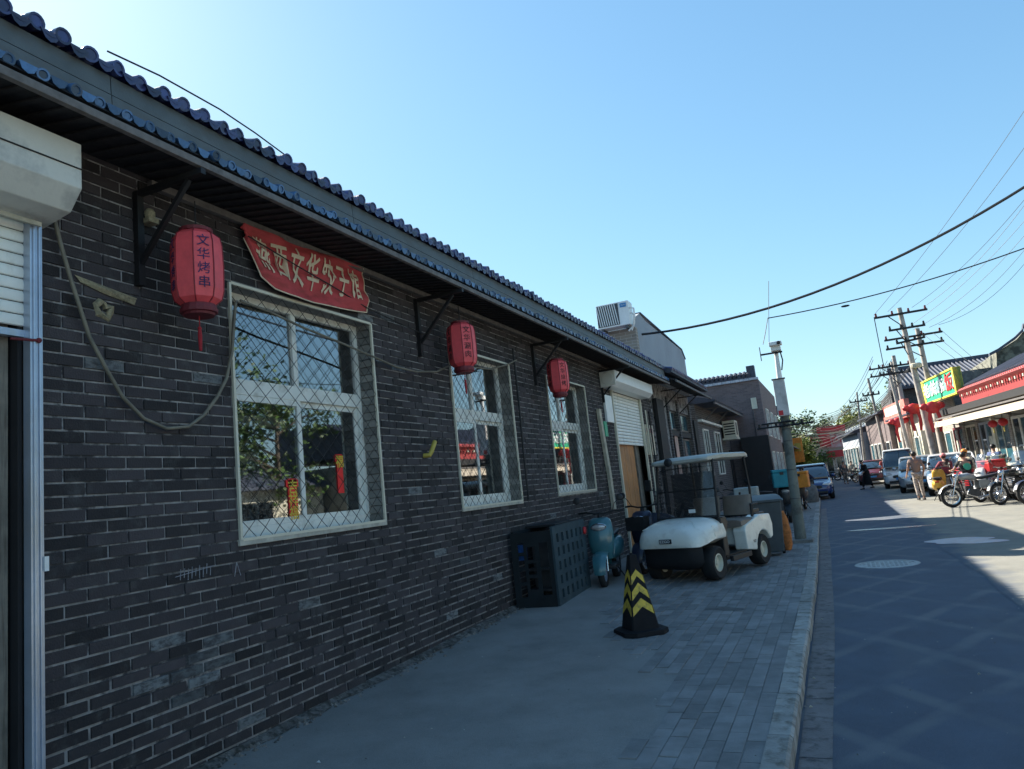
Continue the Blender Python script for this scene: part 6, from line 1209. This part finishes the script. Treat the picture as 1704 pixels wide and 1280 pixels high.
person((1.48, 43.0, -.1), rad(-60), 'person in a long black coat crossing the road near the far poles', dict(pelvis=(0, .04, .92), chest=(0, -.06, 1.26), neck=(0, -.10, 1.40), head=(0, -.16, 1.52), anklel=(-.08, -.24, .09), ankler=(.08, .26, .13), kneel=(-.09, -.16, .5), kneer=(.09, .04, .5), shl=(-.18, -.07, 1.34), shr=(.18, -.07, 1.34), ell=(-.22, -.05, 1.08), wrl=(-.18, -.25, 1.0), elr=(.22, -.05, 1.08), wrr=(.18, -.22, .98)), blkc, blkc, .94, skirt=.28)
person((-.98, 32.8, -.05), rad(-80), 'man in a dark shirt bending to lift a grey sack beside the blue car', dict(pelvis=(0, .10, .92), waist=(0, .05, 1.04), chest=(0, -.12, 1.20), neck=(0, -.22, 1.32), head=(0, -.31, 1.43), shl=(-.18, -.18, 1.28), shr=(.18, -.18, 1.28), ell=(-.22, -.22, 1.02), elr=(.22, -.22, 1.02), wrl=(-.16, -.36, .84), wrr=(.16, -.36, .84)), mat('navy_shirt', (.015, .02, .05), .85), khaki, .98, sleeves='short')
r = root('grey_sack', (-1.02, 32.1, -.02), 'full grey sack standing on the sidewalk in front of the bending man', 'sack'); MB().loft([[(w * math.cos(t), w * .8 * math.sin(t) + .02 * math.sin(3 * t), z) for t in [2 * math.pi * k / 14 for k in range(14)]] for z, w in ((0, .22), (.08, .27), (.4, .28), (.66, .24), (.76, .10), (.82, .14))]).build('cloth', mat('sack_cloth', (.16, .16, .15), .95, var=.35, vs=9, bump=1, bs=20), r, smooth=60)
seat = dict(pelvis=(0, .10, .82), waist=(0, .10, .95), chest=(0, .06, 1.18), neck=(0, .03, 1.34), head=(0, .0, 1.48), hipl=(-.10, .06, .80), hipr=(.10, .06, .80), kneel=(-.22, -.30, .70), kneer=(.22, -.30, .70), anklel=(-.20, -.26, .24), ankler=(.20, -.26, .24), shl=(-.19, .05, 1.28), shr=(.19, .05, 1.28), ell=(-.28, -.12, 1.06), elr=(.28, -.12, 1.06), wrl=(-.30, -.30, 1.04), wrr=(.30, -.30, 1.04))
rd = person((3.72, 26.6, -.1), rad(195), 'rider in a black tee with a round green back emblem, seated on the red motorbike', seat, tee, khaki, .95, sleeves='short')
o = MB().lathe([(.10, .0), (.115, .0), (.115, .006), (.10, .006)], (0, .215, 1.13), (0, 1, 0), 24).lathe([(.0, .004), (.06, .004), (.065, 0)], (0, .213, 1.13), (0, 1, 0), 8).build('back_emblem', mat('green_print', (.03, .40, .26), .7), rd, kind='stuff')
person((3.52, 29.3, -.1), rad(200), 'rider with a pink cap and maroon jacket on a dark motorbike', seat, mat('maroon_jacket', (.20, .03, .05), .8), khaki, .95, cap=mat('pink_cap', (.62, .20, .20), .7))
person((3.35, 24.0 + 4.4, -.1), rad(150), 'person in a cream top with orange headscarf standing behind the riders', dict(), mat('cream_top', (.50, .42, .30), .8), khaki, .93, cap=M_['orange']).location = (4.05, 28.4, -.1)
# ------------------------------------------------------------------ two-wheelers on the right
redp = mat('red_moto_paint', (.42, .02, .03), .3, var=.05, coat=.6, bump=0); whitep = mat('white_moto_paint', (.62, .62, .62), .3, var=.05, coat=.6, bump=0); blackp = mat('black_moto_paint', (.02, .02, .022), .3, coat=.5, bump=0); silv = mat('silver_moto_paint', (.34, .35, .36), .35, .4, bump=0)
motorbike('motorbike', (3.72, 26.6, -.1), rad(195), 'red motorbike under the rider in the black tee', redp, 'moto')
motorbike('motorbike', (3.52, 29.3, -.1), rad(200), 'dark motorbike under the rider with the pink cap', blackp, 'moto')
motorbike('motorbike', (3.55, 24.6, -.1), rad(-72), 'silver motorbike parked side-on in the sun, left of the row', silv, 'moto')
motorbike('motorbike', (4.55, 24.3, -.1), rad(-55), 'black motorbike next to the silver one, front wheel turned to the road', blackp, 'moto')
motorbike('motorbike', (4.35, 25.9, -.1), rad(-60), 'white scooter with a curved windshield behind the silver motorbike', whitep, 'scooter', shield=True)
motorbike('motorbike', (5.15, 25.2, -.1), rad(-50), 'white motorbike with a windshield near the right edge', whitep, 'moto', shield=True)
motorbike('motorbike', (5.1, 23.6, -.1), rad(-60), 'dark blue motorbike cut by the right edge of the picture', navy, 'moto')
motorbike('motorbike', (5.35, 26.8, -.1), rad(-40), 'black scooter with round mirrors at the back of the row', blackp, 'scooter')
motorbike('motorbike', (4.7, 27.4, -.1), rad(-80), 'grey scooter behind the white one, half hidden', silv, 'scooter')
motorbike('motorbike', (3.1, 28.0, -.1), rad(170), 'yellow-fronted scooter between the white car and the red motorbike', mat('yellow_moto', (.55, .33, .05), .4), 'scooter')
cargo_box('delivery_box', (4.30, 25.75, .78), rad(-60), (.5, .55, .34), M_['red'], 'bright red box on the seat of the white scooter')
cargo_box('delivery_box', (3.78, 27.35, .62), rad(195), (.45, .45, .32), redp, 'dark red box on the rack of the red motorbike')
cargo_box('delivery_box', (4.62, 26.9, .82), rad(-70), (.42, .42, .40), mat('olive_box', (.28, .29, .16), .7), 'olive cloth box on the back of a grey scooter')
for k, (px, py) in enumerate(((1392, 800), (1408, 798), (1424, 800), (1436, 802), (1415, 792), (1450, 800))):
    p = at(px, py, 2, -.1); motorbike('motorbike', (p.x, min(p.y, 66), -.1), rad(60 + 25 * k), ['dark moped at the far bend, first of the far row', 'black motorbike second in the far row', 'grey moped in the middle of the far row', 'dark moped by the thin far pole', 'blue-grey moped behind the far row', 'small dark moped beside the person in black'][k], [blackp, navy, silv, blackp, silv, navy][k], 'moto' if k % 2 else 'scooter')

# more of the crowded right side: second row of two-wheelers, people by the shopfront, lanterns under the awning, goods on the pavement
rz_ = random.Random(77); pal = [blackp, navy, silv, redp, whitep, mat('blue_moto', (.03, .07, .25), .3, coat=.5), mat('grey_moto', (.12, .13, .14), .35, coat=.4)]
exl = ['black scooter by the first awning pillar', 'navy moped against the shopfront glass', 'grey motorbike near the cream door frame', 'red scooter in the second row of two-wheelers', 'white moped behind the red box', 'blue scooter at the back against the shop', 'dark grey moped behind the white car', 'black motorbike behind the pink-capped rider', 'silver scooter between white car and shop', 'navy motorbike near the bow-hung pole']
for k in range(10):
    y = 25.6 + k * 1.15; x = 5.55 - (y - 25.6) * .10 + rz_.uniform(-.2, .2) - (.5 if k % 2 else 0)
    motorbike('motorbike', (x, y, -.1), rad(rz_.uniform(-100, -50)), exl[k], pal[k % 7], 'scooter' if k % 3 else 'moto', shield=(k % 4 == 1))
for k, (x, y, a, c, lab) in enumerate(((5.2, 30.2, 150, (.10, .14, .30), 'person in a blue top standing under the awning behind the riders'), (4.9, 33.6, -30, (.35, .30, .28), 'person in a pale grey top by the shopfront behind the white car'), (2.6, 46.5, 200, (.30, .05, .05), 'distant person in a red jacket walking beside the white minivan'), (.6, 55, 10, (.06, .07, .08), 'small distant person walking at the far bend'), (1.2, 60, 160, (.35, .34, .30), 'small distant person in light clothes near the far motorbikes'))):
    person((x, y, -.1), rad(a), lab, {}, mat('top_%s' % ['blue', 'grey', 'red', 'charcoal', 'light'][k], c, .85), khaki, .97 - .02 * k)
for k in range(2):
    p = RP(4.2 + k * 1.1, .1, 2.30); r = root('small_lantern', tuple(p), ORD[k] + ' small red lantern under the tan awning, counted from the right edge', 'lantern', 0, 'small red lanterns under the awning')
    MB().ball((0, 0, 0), (.16, .16, .14), 12).build('lantern_body', M_['red'], r, smooth=60); MB().tube([(0, 0, .13), (0, 0, .40)], .01, 5).build('hook', M_['black_iron'], r); MB().tube([(0, 0, -.13), (0, 0, -.34)], .02, 6).build('tassel', M_['yellow'], r)
for k, (s_, d, c, hh) in enumerate(((.5, .1, (.30, .33, .18), .9), (3.2, .2, (.45, .42, .36), .7), (5.6, .0, (.12, .25, .35), .8), (8.0, .2, (.5, .2, .08), .6), (10.2, .1, (.40, .40, .42), .9))):
    p = RP(s_, d - .3, -.1); cargo_box('goods_box', tuple(p), rad(6), (.5, .45, hh), mat('goods_%s' % 'abcde'[k], c, .7, var=.3), ['olive', 'cream', 'blue-grey', 'orange-brown', 'pale grey'][k] + ' box of goods standing in front of the right shopfront')
for k in range(10):
    x = 4.6 - .12 * k; wire((x, 41 + k, 6.2 - .18 * k), (-.2 - .5 * k, 82, 5.0 - .22 * k), .9 + .12 * (k % 4), .014, (ORD + ['tenth'])[k] + ' black wire of the dense bundle over the far street, counted downward')
